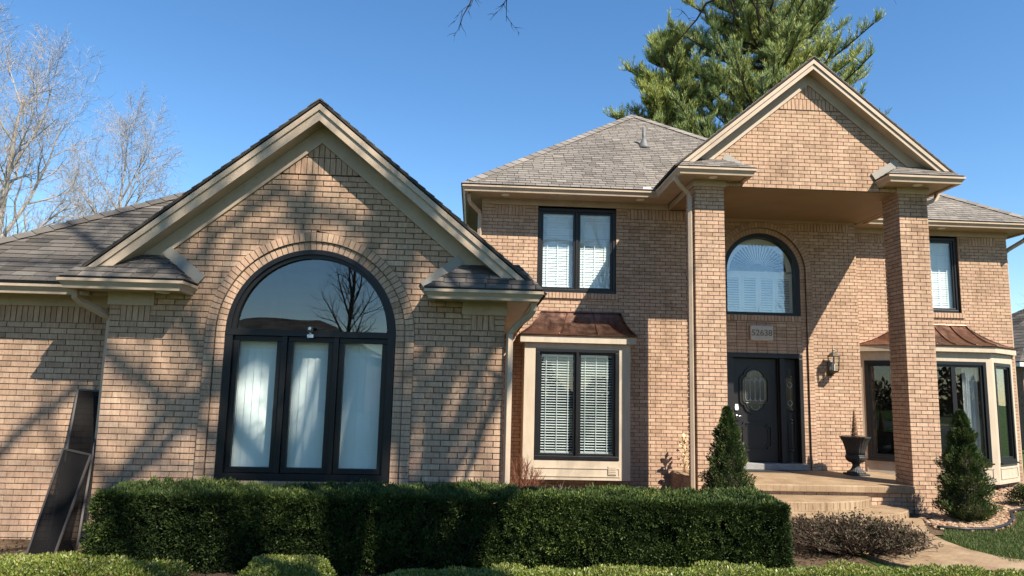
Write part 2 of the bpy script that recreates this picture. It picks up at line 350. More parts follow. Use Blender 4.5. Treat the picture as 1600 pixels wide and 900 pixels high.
# ------------------------------------------------------------------ brickwork
CO, BL, J = .0677, .2032, .0105
class Wall:
    """brick wall on a vertical plane: o=(x,y) origin, u=(ux,uy) direction, outward = (uy,-ux)"""
    def __init__(s, name, o, u=(1, 0), zph=0., sph=0.):
        s.name = name; s.o = o; s.u = u; s.zph = zph; s.sph = sph; s.bricks = []; s.core = MB(); s.off = 0.
    def P(s, a, z, d=0.): return (s.o[0] + s.u[0] * a + s.u[1] * d, s.o[1] + s.u[1] * a - s.u[0] * d, z)
    def brick(s, poly, d=0., b=None, full=False):
        if len(poly) >= 3 and area(poly) > .0006: s.bricks.append((poly, d + random.uniform(-.0015, .0015), random.random() if b is None else b, full))
    def corequad(s, a0, a1, b0, b1, z0, z1, d=-.0145, dep=.2):
        v = [s.P(a0, z0, d), s.P(b0, z0, d), s.P(b1, z1, d), s.P(a1, z1, d), s.P(a0, z0, d - dep), s.P(b0, z0, d - dep), s.P(b1, z1, d - dep), s.P(a1, z1, d - dep)]
        s.core.add(v, [(0, 1, 2, 3), (7, 6, 5, 4), (0, 3, 7, 4), (1, 5, 6, 2)])
    def rows(s, z0, z1, spans, clip=None, stack=False, d=0.):
        k = math.floor((z0 - s.zph) / CO + 1e-6)
        while True:
            zb = max(s.zph + k * CO, z0); zt = min(s.zph + (k + 1) * CO, z1)
            if zb >= z1 - 1e-6: break
            if zt - zb > .012:
                for (a0, a1, b0, b1) in spans(zb, zt):
                    if clip:
                        cp = clip_poly([(a0, zb), (b0, zb), (b1, zt), (a1, zt)], clip)
                        if len(cp) >= 3: s.corepoly(cp)
                    else: s.corequad(a0, a1, b0, b1, zb, zt, d - .0145)
                    off = s.sph + (0 if stack else (k % 2) * BL / 2)
                    lo, hi = min(a0, a1), max(b0, b1); n0 = math.ceil((lo - off) / BL)
                    cuts = []; n = n0
                    while off + n * BL < hi - .045:
                        c = off + n * BL
                        if c > lo + .045: cuts.append(c + random.uniform(-.003, .003))
                        n += 1
                    zl, zh = zb + J / 2, zt - J / 2
                    edges = [None] + cuts + [None]
                    for q in range(len(edges) - 1):
                        L = edges[q]; R = edges[q + 1]
                        l0 = a0 if L is None else L + J / 2; l1 = a1 if L is None else L + J / 2
                        r0 = b0 if R is None else R - J / 2; r1 = b1 if R is None else R - J / 2
                        if r0 - l0 < .015 and r1 - l1 < .015: continue
                        poly = [(l0, zl), (max(r0, l0 + .004), zl), (max(r1, l1 + .004), zh), (l1, zh)]
                        full = L is not None and R is not None and zt - zb > CO * .99
                        if clip:
                            p2 = clip_poly(poly, clip); full = full and len(p2) == 4 and abs(area(p2) - area(poly)) < 1e-6; poly = p2
                        s.brick(poly, d, None, full)
            k += 1
    def corepoly(s, cp, d=-.0145, dep=.2):
        n = len(cp); v = [s.P(a, z, d) for a, z in cp] + [s.P(a, z, d - dep) for a, z in cp]
        s.core.add(v, [tuple(range(n)), tuple(range(2 * n - 1, n - 1, -1))])
    def soldiers(s, a0, a1, z0, z1, clip=None, d=0., w=CO, core=True):
        n = max(1, round((a1 - a0) / w)); st = (a1 - a0) / n
        for k in range(n):
            poly = [(a0 + k * st + J / 2, z0 + J / 2), (a0 + (k + 1) * st - J / 2, z0 + J / 2), (a0 + (k + 1) * st - J / 2, z1 - J / 2), (a0 + k * st + J / 2, z1 - J / 2)]
            s.brick(clip_poly(poly, clip) if clip else poly, d)
        if core:
            cp = [(a0, z0), (a1, z0), (a1, z1), (a0, z1)]
            if clip: cp = clip_poly(cp, clip)
            if len(cp) > 2: s.corepoly(cp, d - .0145)
    def stackhdr(s, a0, a1, z0, z1, d=0., n=None):
        n = n or max(1, round((z1 - z0) / CO)); st = (z1 - z0) / n
        for k in range(n):
            s.brick([(a0 + J / 2, z0 + k * st + J / 2), (a1 - J / 2, z0 + k * st + J / 2), (a1 - J / 2, z0 + (k + 1) * st - J / 2), (a0 + J / 2, z0 + (k + 1) * st - J / 2)], d)
        s.corepoly([(a0, z0), (a1, z0), (a1, z1), (a0, z1)], d - .0085)
    def ring(s, cx, cz, r0, r1, d=0.):
        n = round(math.pi * (r0 + r1) / 2 / CO)
        for k in range(n):
            t0 = math.pi * k / n; t1 = math.pi * (k + 1) / n; g = J / 2 / r0
            pt = lambda r, t: (cx + r * math.cos(t), cz + r * math.sin(t))
            s.brick([pt(r0 + J / 2, t0 + g), pt(r1 - J / 2, t0 + g * r0 / r1), pt(r1 - J / 2, t1 - g * r0 / r1), pt(r0 + J / 2, t1 - g)], d)
            s.corepoly([pt(r0, t0), pt(r1, t0), pt(r1, t1), pt(r0, t1)], d - .0085)
    def build(s, parent, solo=0, mat='brick'):
        w = s.core.build(s.name, 'mortar', parent)
        B = s.bricks; pick = set()
        if solo:
            c = [(math.dist(s.P(sum(p[0] for p in b[0]) / 4, b[0][0][1]), (0, 0, CAMZ)), k) for k, b in enumerate(B) if b[3] and b[0][0][1] > .86]
            pick = {k for _, k in sorted(c)[:solo]}
            var = []
            hl, hz = (BL - J) / 2, (CO - J) / 2
            for q in range(30):
                mb = MB(); t = [random.uniform(-.002, .002) for _ in range(4)]; e = .003
                fr = [(-hl + e, -.0, -hz + e), (hl - e, 0, -hz + e), (hl - e, 0, hz - e), (-hl + e, 0, hz - e)]
                mdl = [(-hl, .004, -hz + t[0]), (hl, .004, -hz + t[1]), (hl, .004, hz + t[2]), (-hl, .004, hz + t[3])]
                bk = [(x, .03, z) for x, _, z in mdl]
                mb.add(fr + mdl + bk, [(0, 1, 2, 3)] + [(k, k + 4, (k + 1) % 4 + 4, (k + 1) % 4) for k in range(4)] + [(k + 4, k + 8, (k + 1) % 4 + 8, (k + 1) % 4 + 4) for k in range(4)], (q + .5) / 30)
                me = mb.mesh('brick', mat); var.append(me)
        rest = MB()
        for k, (poly, d, b, full) in enumerate(B):
            if k in pick:
                o = bpy.data.objects.new('brick', random.choice(var)); COL.objects.link(o); o.parent = w
                o.location = s.P(sum(p[0] for p in poly) / 4, sum(p[1] for p in poly) / 4, d); continue
            n = len(poly); v = [s.P(a, z, d) for a, z in poly] + [s.P(a, z, d - .03) for a, z in poly]
            rest.add(v, [tuple(range(n))] + [(q, q + n, (q + 1) % n + n, (q + 1) % n) for q in range(n)], b)
        rest.build('brickwork', mat, w, kind='stuff')
        return w
def full_span(x0, x1): return lambda a, b: [(x0, x0, x1, x1)]
def minus(base, holes):
    """spans of base (x0,x1) minus holes: ('r',x0,x1,z0,z1) or ('a',cx,cz,r,z0) arch"""
    def fn(zb, zt):
        sp = [(base[0], base[0], base[1], base[1])]
        for h in holes:
            zm = (zb + zt) / 2; cut = None
            if h[0] == 'r':
                if h[3] - 1e-6 <= zm <= h[4]: cut = (h[1], h[1], h[2], h[2])
            else:
                _, cx, cz, r, z0 = h
                hw = lambda z: 0. if z > cz + r else (r if z <= cz else math.sqrt(max(0, r * r - (z - cz) ** 2)))
                if z0 <= zm < cz + r and (zm <= cz or hw(zb) > .02):
                    w0, w1 = hw(zb), hw(zt); cut = (cx - w0, cx - w1, cx + w0, cx + w1)
            if cut:
                new = []
                for (a0, a1, b0, b1) in sp:
                    if max(cut[2], cut[3]) <= min(a0, a1) or min(cut[0], cut[1]) >= max(b0, b1): new.append((a0, a1, b0, b1)); continue
                    if cut[0] > a0 + .01: new.append((a0, a1, cut[0], max(cut[1], a1 + .002)))
                    if cut[2] < b0 - .01: new.append((cut[2], min(cut[3], b1 - .002), b0, b1))
                sp = new
        return sp
    return fn

# ------------------------------------------------------------------ shingles
def roof_plane(O, u, v, poly, rest, deck, solo=None, exp=.135, tw=.30):
    """O origin (eave), u along eave, v up-slope (unit), polygon in (s,t)"""
    O, u, v = Vector(O), Vector(u).normalized(), Vector(v).normalized(); n = u.cross(v)
    if n.z < 0: n = -n
    s0 = min(p[0] for p in poly); s1 = max(p[0] for p in poly); t0 = min(p[1] for p in poly); t1 = max(p[1] for p in poly)
    if sum(poly[k - 1][0] * poly[k][1] - poly[k][0] * poly[k - 1][1] for k in range(len(poly))) < 0: poly = poly[::-1]
    dv = [tuple(O + u * a + v * b - n * .004) for a, b in poly] + [tuple(O + u * a + v * b - n * .026) for a, b in poly]; m = len(poly)
    deck.add(dv, [tuple(range(m)), tuple(range(2 * m - 1, m - 1, -1))] + [(k, k + m, (k + 1) % m + m, (k + 1) % m) for k in range(m)], .1)
    t = t0; r = 0
    while t < t1 - .01:
        s = s0 - random.random() * tw
        while s < s1:
            w = tw * random.uniform(.82, 1.18); e = random.choice((0, 0, .006, .012))
            tab = [(s + .0045, t - e), (s + w - .0045, t - e), (s + w - .0045, t + exp + .01), (s + .0045, t + exp + .01)]
            cp = clip_poly(tab, poly); b = random.random()
            if len(cp) >= 3 and area(cp) > .0015:
                P = lambda a, q: O + u * a + v * q + n * (.011 * (1 - (q - t) / (exp + .01)) + .002)
                k = len(cp); top = [tuple(P(a, q)) for a, q in cp]; bot = [tuple(P(a, q) - n * .010) for a, q in cp]
                fs = [tuple(range(k))] + [(q, q + k, (q + 1) % k + k, (q + 1) % k) for q in range(k)]
                isfull = k == 4 and abs(area(cp) - area(tab)) < 1e-6
                if solo is not None and isfull: solo.append((top + bot, fs, b))
                else: rest.add(top + bot, fs, b)
            s += w
        t += exp; r += 1
def hip_caps(rest, A, B, w=.15, step=.22):
    A, B = Vector(A), Vector(B); d = (B - A); L = d.length; d.normalize(); side = d.cross(Vector((0, 0, 1))).normalized(); nn = side.cross(d)
    k = 0
    while k * step < L:
        p = A + d * k * step; q = A + d * min(L, k * step + step * 1.1); lift0 = nn * .032; lift1 = nn * .02; dr = nn * -.075
        v = [tuple(p + side * w + dr + lift0), tuple(p + lift0), tuple(p - side * w + dr + lift0), tuple(q + side * w + dr + lift1), tuple(q + lift1), tuple(q - side * w + dr + lift1)]
        v += [tuple(Vector(x) - nn * .014) for x in v[:3]]
        rest.add(v, [(0, 1, 4, 3), (1, 2, 5, 4), (0, 6, 7, 1), (1, 7, 8, 2)], random.random()); k += 1

GUT = [(0, 0), (.07, 0), (.078, .035), (.104, .068), (.118, .078), (.118, .11), (.106, .11), (.106, .09), (.012, .085), (0, .11)]

# ================================================================== GROUND
g = MB(); S = 400
def ground_grid():
    mb = MB(); mb.add([(-S, -S, -.02), (S, -S, -.02), (S, S, -.02), (-S, S, -.02)], [(0, 1, 2, 3)]); o = mb.build('ground', 'lawn'); tag(o, kind='structure')
ground_grid()
def sheet(name, poly, z, mat, kind='structure'):
    mb = MB(); mb.add([(x, y, z) for x, y in poly], [tuple(range(len(poly)))]); o = mb.build(name, mat); tag(o, kind=kind); return o
def bumpy(name, x0, x1, y0, y1, step, z, amp, mat, clip=None):
    mb = MB(); nx = int((x1 - x0) / step) + 1; ny = int((y1 - y0) / step) + 1
    for j in range(ny):
        for i in range(nx):
            x = x0 + i * step; y = y0 + j * step; mb.v.append((x, y, z + amp * noise.noise((x * 3, y * 3, 0)) + amp * .5 * noise.noise((x * 9, y * 9, 3))))
    for j in range(ny - 1):
        for i in range(nx - 1):
            a = j * nx + i; mb.f.append((a, a + 1, a + nx + 1, a + nx)); mb.id.append(.5)
    o = mb.build(name, mat, smooth=True); tag(o, kind='structure'); return o
bumpy('planting_bed', -9, 4.6, 6.2, 14.2, .12, .0, .018, 'soil')
bumpy('planting_bed', 6.3, 14.5, 10.1, 15.6, .1, .0, .015, 'soil')
sheet('street', [(-200, -24), (200, -24), (200, -16), (-200, -16)], -.012, 'asphalt')

# stamped concrete walk
walk = MB(); R = [(7.0, 11.25), (6.62, 10.55), (6.34, 10.0), (6.22, 9.5), (6.18, 9.0), (6.3, 8.55), (6.7, 8.3), (9.5, 8.2), (14, 8.2)]
L = [(14, 7.1), (9.5, 7.1), (6.3, 7.2), (5.2, 7.6), (4.75, 8.3), (4.6, 9.0), (4.5, 9.8), (4.3, 10.6), (3.9, 11.3)]
walk.prism_xy(R[::-1] + L[::-1], -.06, .035); o = walk.build('walkway', 'stamped_concrete', bevel=.012); tag(o, kind='structure')

# ================================================================== HOUSE
house = empty('brick_house', (2, 12, 0), 'two storey tan brick house with gabled front wing and tall columned portico', 'house')

# ---- front gable wing wall
GX = -1.93
w = Wall('front_gable_wall', (0, 8.575), (1, 0), zph=2.54 - 37 * CO, sph=.34)
CX, CZ, RW_ = GX, 2.45, .985
gclip = [(-4.25, 0), (.34, 0), (.34, 2.91), (GX, 4.78), (-4.25, 2.87)]
r1, r2_ = RW_ + .112, RW_ + .225
soldL = (-4.13, -3.79); soldR = (-.06, .22)
gs = minus((-4.25, .34), [('a', CX, CZ, r2_, 0)])
gs2 = minus((-4.25, .34), [('a', CX, CZ, r2_, 0), ('r', soldL[0], soldL[1], 2.54, 2.73), ('r', soldR[0], soldR[1], 2.54, 2.73)])
ZA = 4.80 - .82 * .26
w.rows(0, ZA - .21, gs2, gclip)
w.soldiers(*soldL, 2.54, 2.54 + 3 * CO); w.soldiers(*soldR, 2.54, 2.54 + 3 * CO)
w.soldiers(-2.45, -1.41, ZA - .21, ZA, gclip); w.soldiers(-2.3, -1.56, ZA, 4.80, gclip)
w.ring(CX, CZ, RW_, r1, 0.0); w.ring(CX, CZ, r1, r2_, .026)
for sg in (-1, 1):
    for ra, rb, d in ((RW_, r1, 0.0), (r1, r2_, .026)):
        a, b = sorted((CX + sg * ra, CX + sg * rb)); w.stackhdr(a, b, .0, CZ, d, 36)
w.rows(0, .765, full_span(CX - RW_, CX + RW_))
w.build(house, 300)
# ---- garage wing wall (left)
w = Wall('garage_wing_wall', (0, 8.975), (1, 0), zph=2.53 - 37 * CO, sph=.05)
w.rows(0, 2.53, full_span(-6.55, -4.2)); w.soldiers(-6.55, -4.2, 2.53, 2.73); w.build(house)
# side walls of the front wing (hidden from the front, close the volume)
w = Wall('front_gable_side_wall', (.34, 8.575), (0, 1), zph=0, sph=.1); w.rows(0, 2.87, full_span(.03, 4.95)); w.build(house)
w = Wall('front_gable_side_wall', (-4.25, 8.98), (0, -1), zph=0, sph=.1); w.rows(0, 2.87, full_span(0.02, .37)); w.build(house)
w = Wall('garage_side_wall', (-6.55, 16.0), (0, -1), zph=0, sph=.1); w.rows(0, 2.87, full_span(0, 7.02)); w.build(house)
# ---- main block wall
MY = 13.54
w = Wall('main_block_wall', (0, MY), (1, 0), zph=5.182 - 76 * CO, sph=.05)
ms = minus((.05, 4.45), [('r', 1.13, 2.65, 3.71, 5.36), ('r', 1.13, 2.65, 3.595, 3.71), ('r', 1.0, 2.7, .5, 2.8)])
w.rows(0, 5.182, ms)
for a, b in ((.05, .29), (.89, 1.13), (2.65, 2.86)):
    w.rows(5.182, 5.385, full_span(a, b), stack=True)
w.soldiers(.29, .89, 5.182, 5.385); w.soldiers(2.86, 4.45, 5.182, 5.385)
w.soldiers(1.09, 2.69, 3.595, 3.71, d=.03)
w.build(house)
w = Wall('main_side_wall', (.05, 21.), (0, -1), zph=0, sph=.1); w.rows(0, 5.5, full_span(0, 7.45)); w.build(house)
# ---- entry wall
EY = 14.1; EXC = 5.72; ER = .79; EZ = 4.34
w = Wall('entry_wall', (0, EY), (1, 0), zph=5.19 - 76 * CO, sph=.11)
e1, e2 = ER + .108, ER + .225
DZ0, DZ1 = .44, 2.69
es = minus((4.4, 7.68), [('a', EXC, EZ, e2, 0.)])
w.rows(0, 5.19, es); w.rows(5.19, 5.40, minus((4.4, 7.68), [('a', EXC, EZ, e2, 0.), ('r', 6.42, 7.55, 5.19, 5.41), ('r', 4.4, 5.05, 5.19, 5.41)]))
w.soldiers(6.42, 7.55, 5.19, 5.40); w.soldiers(4.4, 5.05, 5.19, 5.40)
w.ring(EXC, EZ, ER, e1, -.03); w.ring(EXC, EZ, e1, e2, .012)
for sg in (-1, 1):
    for ra, rb, d in ((ER, e1, -.03), (e1, e2, .012)):
        a, b = sorted((EXC + sg * ra, EXC + sg * rb)); w.stackhdr(a, b, .36, EZ, d, 59)
w.soldiers(EXC - ER, EXC + ER, 3.335, 3.455, d=-.012)
w.rows(DZ1, 3.335, minus((EXC - ER, EXC + ER), [('r', 5.44, 5.92, 2.93, 3.25)]), stack=True, d=-.03)
w.build(house)
w = Wall('entry_return_wall', (7.68, EY), (0, 1), zph=5.19 - 76 * CO, sph=.1); w.rows(0, 5.40, full_span(.03, .82)); w.build(house)
w = Wall('entry_return_wall', (4.45, MY), (0, 1), zph=5.19 - 76 * CO, sph=.1); w.rows(0, 5.40, full_span(.03, .58)); w.build(house)
# ---- right wing wall
RY = 14.9
w = Wall('right_wing_wall', (0, RY), (1, 0), zph=5.182 - 76 * CO, sph=.09)
rs = minus((7.66, 11.5), [('r', 9.04, 10.4, 3.71, 5.36), ('r', 8.99, 10.45, 3.595, 3.71), ('r', 8.3, 11.2, .35, 2.9)])
w.rows(0, 5.182, rs)
for a, b in ((8.25, 8.55), (10.4, 10.66), (11.26, 11.5), (8.8, 9.04)): w.rows(5.182, 5.385, full_span(a, b), stack=True)
w.soldiers(7.66, 8.25, 5.182, 5.385); w.soldiers(8.55, 8.8, 5.182, 5.385); w.soldiers(10.66, 11.26, 5.182, 5.385)
w.soldiers(8.99, 10.45, 3.595, 3.71, d=.03)
w.build(house)
w = Wall('right_wing_side_wall', (11.5, RY), (0, 1), zph=0, sph=.1); w.rows(0, 5.5, full_span(.03, 6.)); w.build(house)
# back wall closes the house
bk = MB(); bk.box(-6.55, .05, 16.0, 16.2, 0, 2.87); bk.box(.05, 11.5, 20.8, 21., 0, 5.5); bk.build('back_wall', 'neighbor_brick', house)
# ---- portico gable wall and columns
PX = 5.72; PY = 11.85
w = Wall('portico_gable_wall', (0, PY), (1, 0), zph=5.405 - 80 * CO, sph=.02)
pclip = [(3.672, 5.3), (7.768, 5.3), (7.768, 5.63), (PX, 7.315), (3.672, 5.63)]
ZB = 7.335 - .82 * .36
w.rows(5.407, ZB - .2 + .0, full_span(3.672, 7.768), pclip)
w.soldiers(5.0, 6.44, ZB - .2, ZB, pclip); w.soldiers(5.25, 6.19, ZB, 7.335, pclip)
w.build(house)
for name, x0 in (('portico_column', 3.67), ('portico_column', 7.262)):
    core = MB(); core.box(x0 + .0145, x0 + .4935, PY + .0145, PY + .4935, 0, 5.47)
    co = core.build(name, 'mortar', house)
    rest = MB()
    for o_, u_, ph in (((x0, PY), (1, 0), 0), ((x0, PY + .508), (0, -1), .0), ((x0 + .508, PY), (0, 1), 0.), ((x0 + .508, PY + .508), (-1, 0), 0)):
        ww = Wall('x', o_, u_, zph=5.400 - 80 * CO, sph=ph if u_[0] else .1016); ww.rows(0, 5.40, full_span(0, .508))
        for (poly, d, b, full) in ww.bricks:
            n = len(poly); v = [ww.P(a, z, d) for a, z in poly] + [ww.P(a, z, d - .03) for a, z in poly]
            rest.add(v, [tuple(range(n))] + [(q, q + n, (q + 1) % n + n, (q + 1) % n) for q in range(n)], b)
    rest.build('brickwork', 'brick', co, kind='stuff')
    cap = MB(); cap.sweep([(x0 - .012, PY + .55), (x0 - .012, PY - .012), (x0 + .52, PY - .012), (x0 + .52, PY + .55)], 5.385, [(0, 0), (.018, 0), (.018, .118), (0, .118)]); cap.build('column_frieze', 'trim', house)
ceil = MB(); ceil.box(3.69, 7.75, PY + .03, EY - .005, 5.398, 5.46); ceil.build('portico_ceiling', 'ceiling_shade_tone', house)
cm = MB(); cm.box(4.46, 7.66, EY - .05, EY - .004, 5.365, 5.398); cm.build('ceiling_moulding', 'trim', house)
for xa, yb in ((3.675, MY - .001), (7.75, RY - .03)):
    sb = MB(); sb.box(xa, xa + .015, PY + .51, yb, 5.385, 5.50); sb.build('side_beam', 'trim', house)

# ---- eaves: gutters, soffits, friezes
g1 = MB(); g1.sweep([(-4.52, 8.63), (-4.52, 8.243), (-3.39, 8.243), (-3.39, 8.572)], 2.86, GUT); g1.build('gutter', 'trim', house)
g1 = MB(); g1.sweep([(-.482, 8.572), (-.482, 8.243), (.642, 8.243), (.642, 13.5)], 2.86, GUT); g1.build('gutter', 'trim', house)
g1 = MB(); g1.sweep([(-6.86, 16.4), (-6.86, 8.638), (-4.5, 8.638)], 2.83, GUT); g1.build('gutter', 'trim', house)
g1 = MB(); g1.sweep([(-.212, 21.4), (-.212, 13.058), (3.378, 13.058), (3.378, 11.518), (4.472, 11.518), (4.472, 11.846)], 5.48, GUT); g1.build('gutter', 'trim', house)
g1 = MB(); g1.sweep([(6.968, 11.846), (6.968, 11.518), (8.062, 11.518), (8.062, 14.468), (11.83, 14.468), (11.83, 21.4)], 5.48, GUT); g1.build('gutter', 'trim', house)
so = MB(); so.box(-4.52, -3.39, 8.243, 8.572, 2.875, 2.955); so.build('return_soffit', 'trim', house)
so = MB(); so.box(-.482, .642, 8.243, 8.572, 2.875, 2.955); so.box(.35, .642, 8.572, 13.5, 2.875, 2.955); so.build('return_soffit', 'trim', house)
so = MB(); so.box(-6.86, -4.26, 8.638, 8.965, 2.86, 2.93); so.box(-6.86, -6.57, 8.965, 16.3, 2.86, 2.93); so.build('garage_soffit', 'trim', house)
so = MB(); so.box(-.212, 3.378, 13.058, 13.53, 5.505, 5.58); so.box(-.212, .045, 13.53, 21.2, 5.505, 5.58); so.box(3.378, 3.665, 11.518, 13.53, 5.505, 5.58); so.box(3.665, 4.472, 11.518, 11.84, 5.505, 5.58); so.build('main_soffit', 'trim', house)
so = MB(); so.box(6.968, 7.775, 11.518, 11.84, 5.505, 5.58); so.box(7.775, 8.062, 11.518, 14.89, 5.505, 5.58); so.box(8.062, 11.83, 14.468, 14.89, 5.505, 5.58); so.box(11.505, 11.83, 14.89, 21.2, 5.505, 5.58); so.build('right_soffit', 'trim', house)
fr = MB(); fr.sweep([(-4.253, 8.97), (-4.253, 8.572), (-3.75, 8.572)], 2.725, [(0, 0), (.022, 0), (.022, .15), (0, .15)]); fr.build('frieze_board', 'trim', house)
fr = MB(); fr.sweep([(-.17, 8.572), (.345, 8.572), (.345, 13.5)], 2.725, [(0, 0), (.022, 0), (.022, .15), (0, .15)]); fr.build('frieze_board', 'trim', house)
fr = MB(); fr.box(-6.56, -4.28, 8.945, 8.972, 2.725, 2.86); fr.build('frieze_board', 'trim', house)
fr = MB(); fr.box(.045, 3.665, 13.512, 13.537, 5.383, 5.505); fr.build('frieze_board', 'trim', house)
fr = MB(); fr.box(7.775, 11.51, 14.872, 14.897, 5.383, 5.505); fr.build('frieze_board', 'trim', house)

# ---- gable rakes
def rake(cx, ztop, yf, yw, k, foot_z, soffit_foot, zbrick, brick_foot_z, th=.215):
    for sg in (-1, 1):
        f = MB(); X = lambda z0, z: cx + sg * (z0 - z) / k
        p = [(cx, ztop - .035), (cx, ztop - th), (X(ztop - th, foot_z), foot_z), (X(ztop - .035, foot_z), foot_z)]
        f.prism_xz(p if sg > 0 else p[::-1], yf, yf + .03)
        fo = f.build('rake_fascia', 'trim', house)
        m = MB(); p = [(cx, ztop), (cx, ztop - .075), (X(ztop - .075, foot_z), foot_z), (X(ztop, foot_z), foot_z)]
        m.prism_xz(p if sg > 0 else p[::-1], yf - .022, yf - .002); m.build('rake_moulding', 'trim', fo)
        s_ = MB(); p = [(cx, ztop - th + .045), (cx, ztop - th + .012), (X(ztop - th + .012, soffit_foot), soffit_foot), (X(ztop - th + .045, soffit_foot), soffit_foot)]
        s_.prism_xz(p if sg > 0 else p[::-1], yf + .03, yw - .004); s_.build('rake_soffit', 'trim', house)
        b = MB(); zt = ztop - th + .010; p = [(cx, zt), (cx, zbrick - .012), (X(zbrick - .012, brick_foot_z), brick_foot_z), (X(zt, brick_foot_z), brick_foot_z)]
        b.prism_xz(p if sg > 0 else p[::-1], yw - .022, yw - .003); b.build('rake_frieze', 'trim', house)
rake(GX, 5.165, 8.315, 8.575, .825, 3.12, 3.11, 4.78, 3.16, .20)
rake(PX, 7.665, 11.615, 11.85, .83, 5.74, 5.73, 7.31, 5.74, .165)

# ---- roofs
def slope_vec(dx, dy, k):
    v = Vector((dx, dy, k * math.hypot(dx, dy))); return v.normalized()
# front gable roof
SL = math.sqrt(1 + .825 ** 2)
rest, deck = MB(), MB()
for sg in (-1, 1):
    W_ = 2.74
    O = (GX + sg * W_, 8.285 if sg > 0 else 13.6, 5.22 - .825 * W_)
    roof_plane(O, (0, 1 if sg > 0 else -1, 0), (-sg, 0, .825), [(0, 0), (5.315, 0), (5.315, W_ * SL), (0, W_ * SL)], rest, deck)
hip_caps(rest, (GX, 8.275, 5.19), (GX, 13.6, 5.19), .11)
d = deck.build('front_gable_roof', 'shingle_dark', house); rest.build('shingle_courses', 'shingle', d, kind='stuff')
# cornice returns
def ret(name, xo, xi, y0, yw, z, cx, zr, k, mat='shingle'):
    rest, deck = MB(), MB(); dpt = yw - y0; r = dpt * k; sl = math.sqrt(1 + k * k); sg = 1 if xi > xo else -1; Lw = abs(xi - xo)
    O = (min(xo, xi), y0, z)
    # outer end climbs to meet the gable roof plane
    xt = .0; top_in = Lw - dpt
    base = [(0, 0), (Lw, 0), (top_in, dpt * sl), (.26, dpt * sl)] if sg > 0 else [(0, 0), (Lw, 0), (Lw - .26, dpt * sl), (dpt, dpt * sl)]
    roof_plane(O, (1, 0, 0), (0, 1, k), base, rest, deck, exp=.11, tw=.26)
    if sg > 0: roof_plane((xi, y0, z), (0, 1, 0), (-1, 0, k), [(0, 0), (dpt, 0), (dpt, dpt * sl)], rest, deck, exp=.11, tw=.26)
    else: roof_plane((xi, yw, z), (0, -1, 0), (1, 0, k), [(0, 0), (dpt, 0), (0, dpt * sl)], rest, deck, exp=.11, tw=.26)
    fo = deck.build(name, 'shingle_dark', house); rest.build('shingle_courses', mat, fo, kind='stuff')
    f = MB(); a = (xi, z + .01); b = (xi - sg * dpt, z + r + .01); nx, nz = sg * k / sl, 1 / sl; t = .125
    p = [a, (a[0] + nx * t, a[1] + nz * t), (b[0] + nx * t, b[1] + nz * t), b]
    f.prism_xz(p if sg < 0 else p[::-1], yw - .031, yw - .004); f.build('flashing', 'flashing', fo)
ret('cornice_return_roof', -4.62, -3.27, 8.135, 8.575, 2.985, GX, 5.15, .80)
ret('cornice_return_roof', .76, -.60, 8.135, 8.575, 2.985, GX, 5.15, .80)
ret('cornice_return_roof', 3.28, 4.59, 11.41, 11.85, 5.605, PX, 7.6, .62, 'shingle_light')
ret('cornice_return_roof', 8.16, 6.85, 11.41, 11.85, 5.605, PX, 7.6, .62, 'shingle_light')
# garage wing roof (hip)
rest, deck, solo = MB(), MB(), []
k = .70; sl = math.sqrt(1 + k * k); run = 2.9; x0, y0, z0 = -6.98, 8.50, 2.965
roof_plane((x0, y0, z0), (1, 0, 0), (0, 1, k), [(0, 0), (2.42, 0), (2.42 + .854 * run, run * sl), (run, run * sl)], rest, deck, solo, exp=.118, tw=.29)
roof_plane((x0, 16.5, z0), (0, -1, 0), (1, 0, k), [(0, 0), (8.0, 0), (8.0 - run, run * sl), (0, run * sl)], rest, deck, exp=.118, tw=.29)
hip_caps(rest, (x0, y0, z0 + .01), (x0 + run, y0 + run, z0 + run * k + .01))
gr = deck.build('garage_wing_roof', 'shingle_dark', house)
solo.sort(key=lambda q: math.dist(q[0][0], (0, 0, CAMZ))); solo_in = solo[:300]
for (v, f, b) in solo[300:]: rest.add(v, f, b)
for (v, f, b) in solo_in:
    c = Vector(v[0]); mb = MB(); mb.add([tuple(Vector(q) - c) for q in v], f, b); o = bpy.data.objects.new('shingle', mb.mesh('shingle', 'shingle')); COL.objects.link(o); o.parent = gr; o.location = c
rest.build('shingle_courses', 'shingle', gr, kind='stuff')
# main hip roof
rest, deck = MB(), MB(); k = .755; sl = math.sqrt(1 + k * k); run = 4.06; z0 = 5.60
x0, x1, y0 = -.35, 7.77, 12.93
roof_plane((x0, y0, z0), (1, 0, 0), (0, 1, k), [(0, 0), (8.12, 0), (4.06, run * sl)], rest, deck, exp=.12, tw=.2)
roof_plane((x0, y0 + 8.12, z0), (0, -1, 0), (1, 0, k), [(0, 0), (8.12, 0), (4.06, run * sl)], rest, deck, exp=.12, tw=.2)
roof_plane((x1, y0, z0), (0, 1, 0), (-1, 0, k), [(0, 0), (8.12, 0), (4.06, run * sl)], rest, deck, exp=.12, tw=.2)
roof_plane((x1, y0 + 8.12, z0), (-1, 0, 0), (0, -1, k), [(0, 0), (8.12, 0), (4.06, run * sl)], rest, deck, exp=.12, tw=.2)
ap = (x0 + run, y0 + run, z0 + run * k + .01)
hip_caps(rest, (x0 + .12, y0 + .12, z0 + .085), ap); hip_caps(rest, (x1, y0, z0 + .01), ap)
mr = deck.build('main_hip_roof', 'shingle_dark', house); rest.build('shingle_courses', 'shingle_light', mr, kind='stuff')
pv = MB(); pv.tube([(3.55, 15.05, 7.15), (3.55, 15.05, 7.62)], .042, 12); pv.build('vent_pipe', 'galvanised', mr, True)
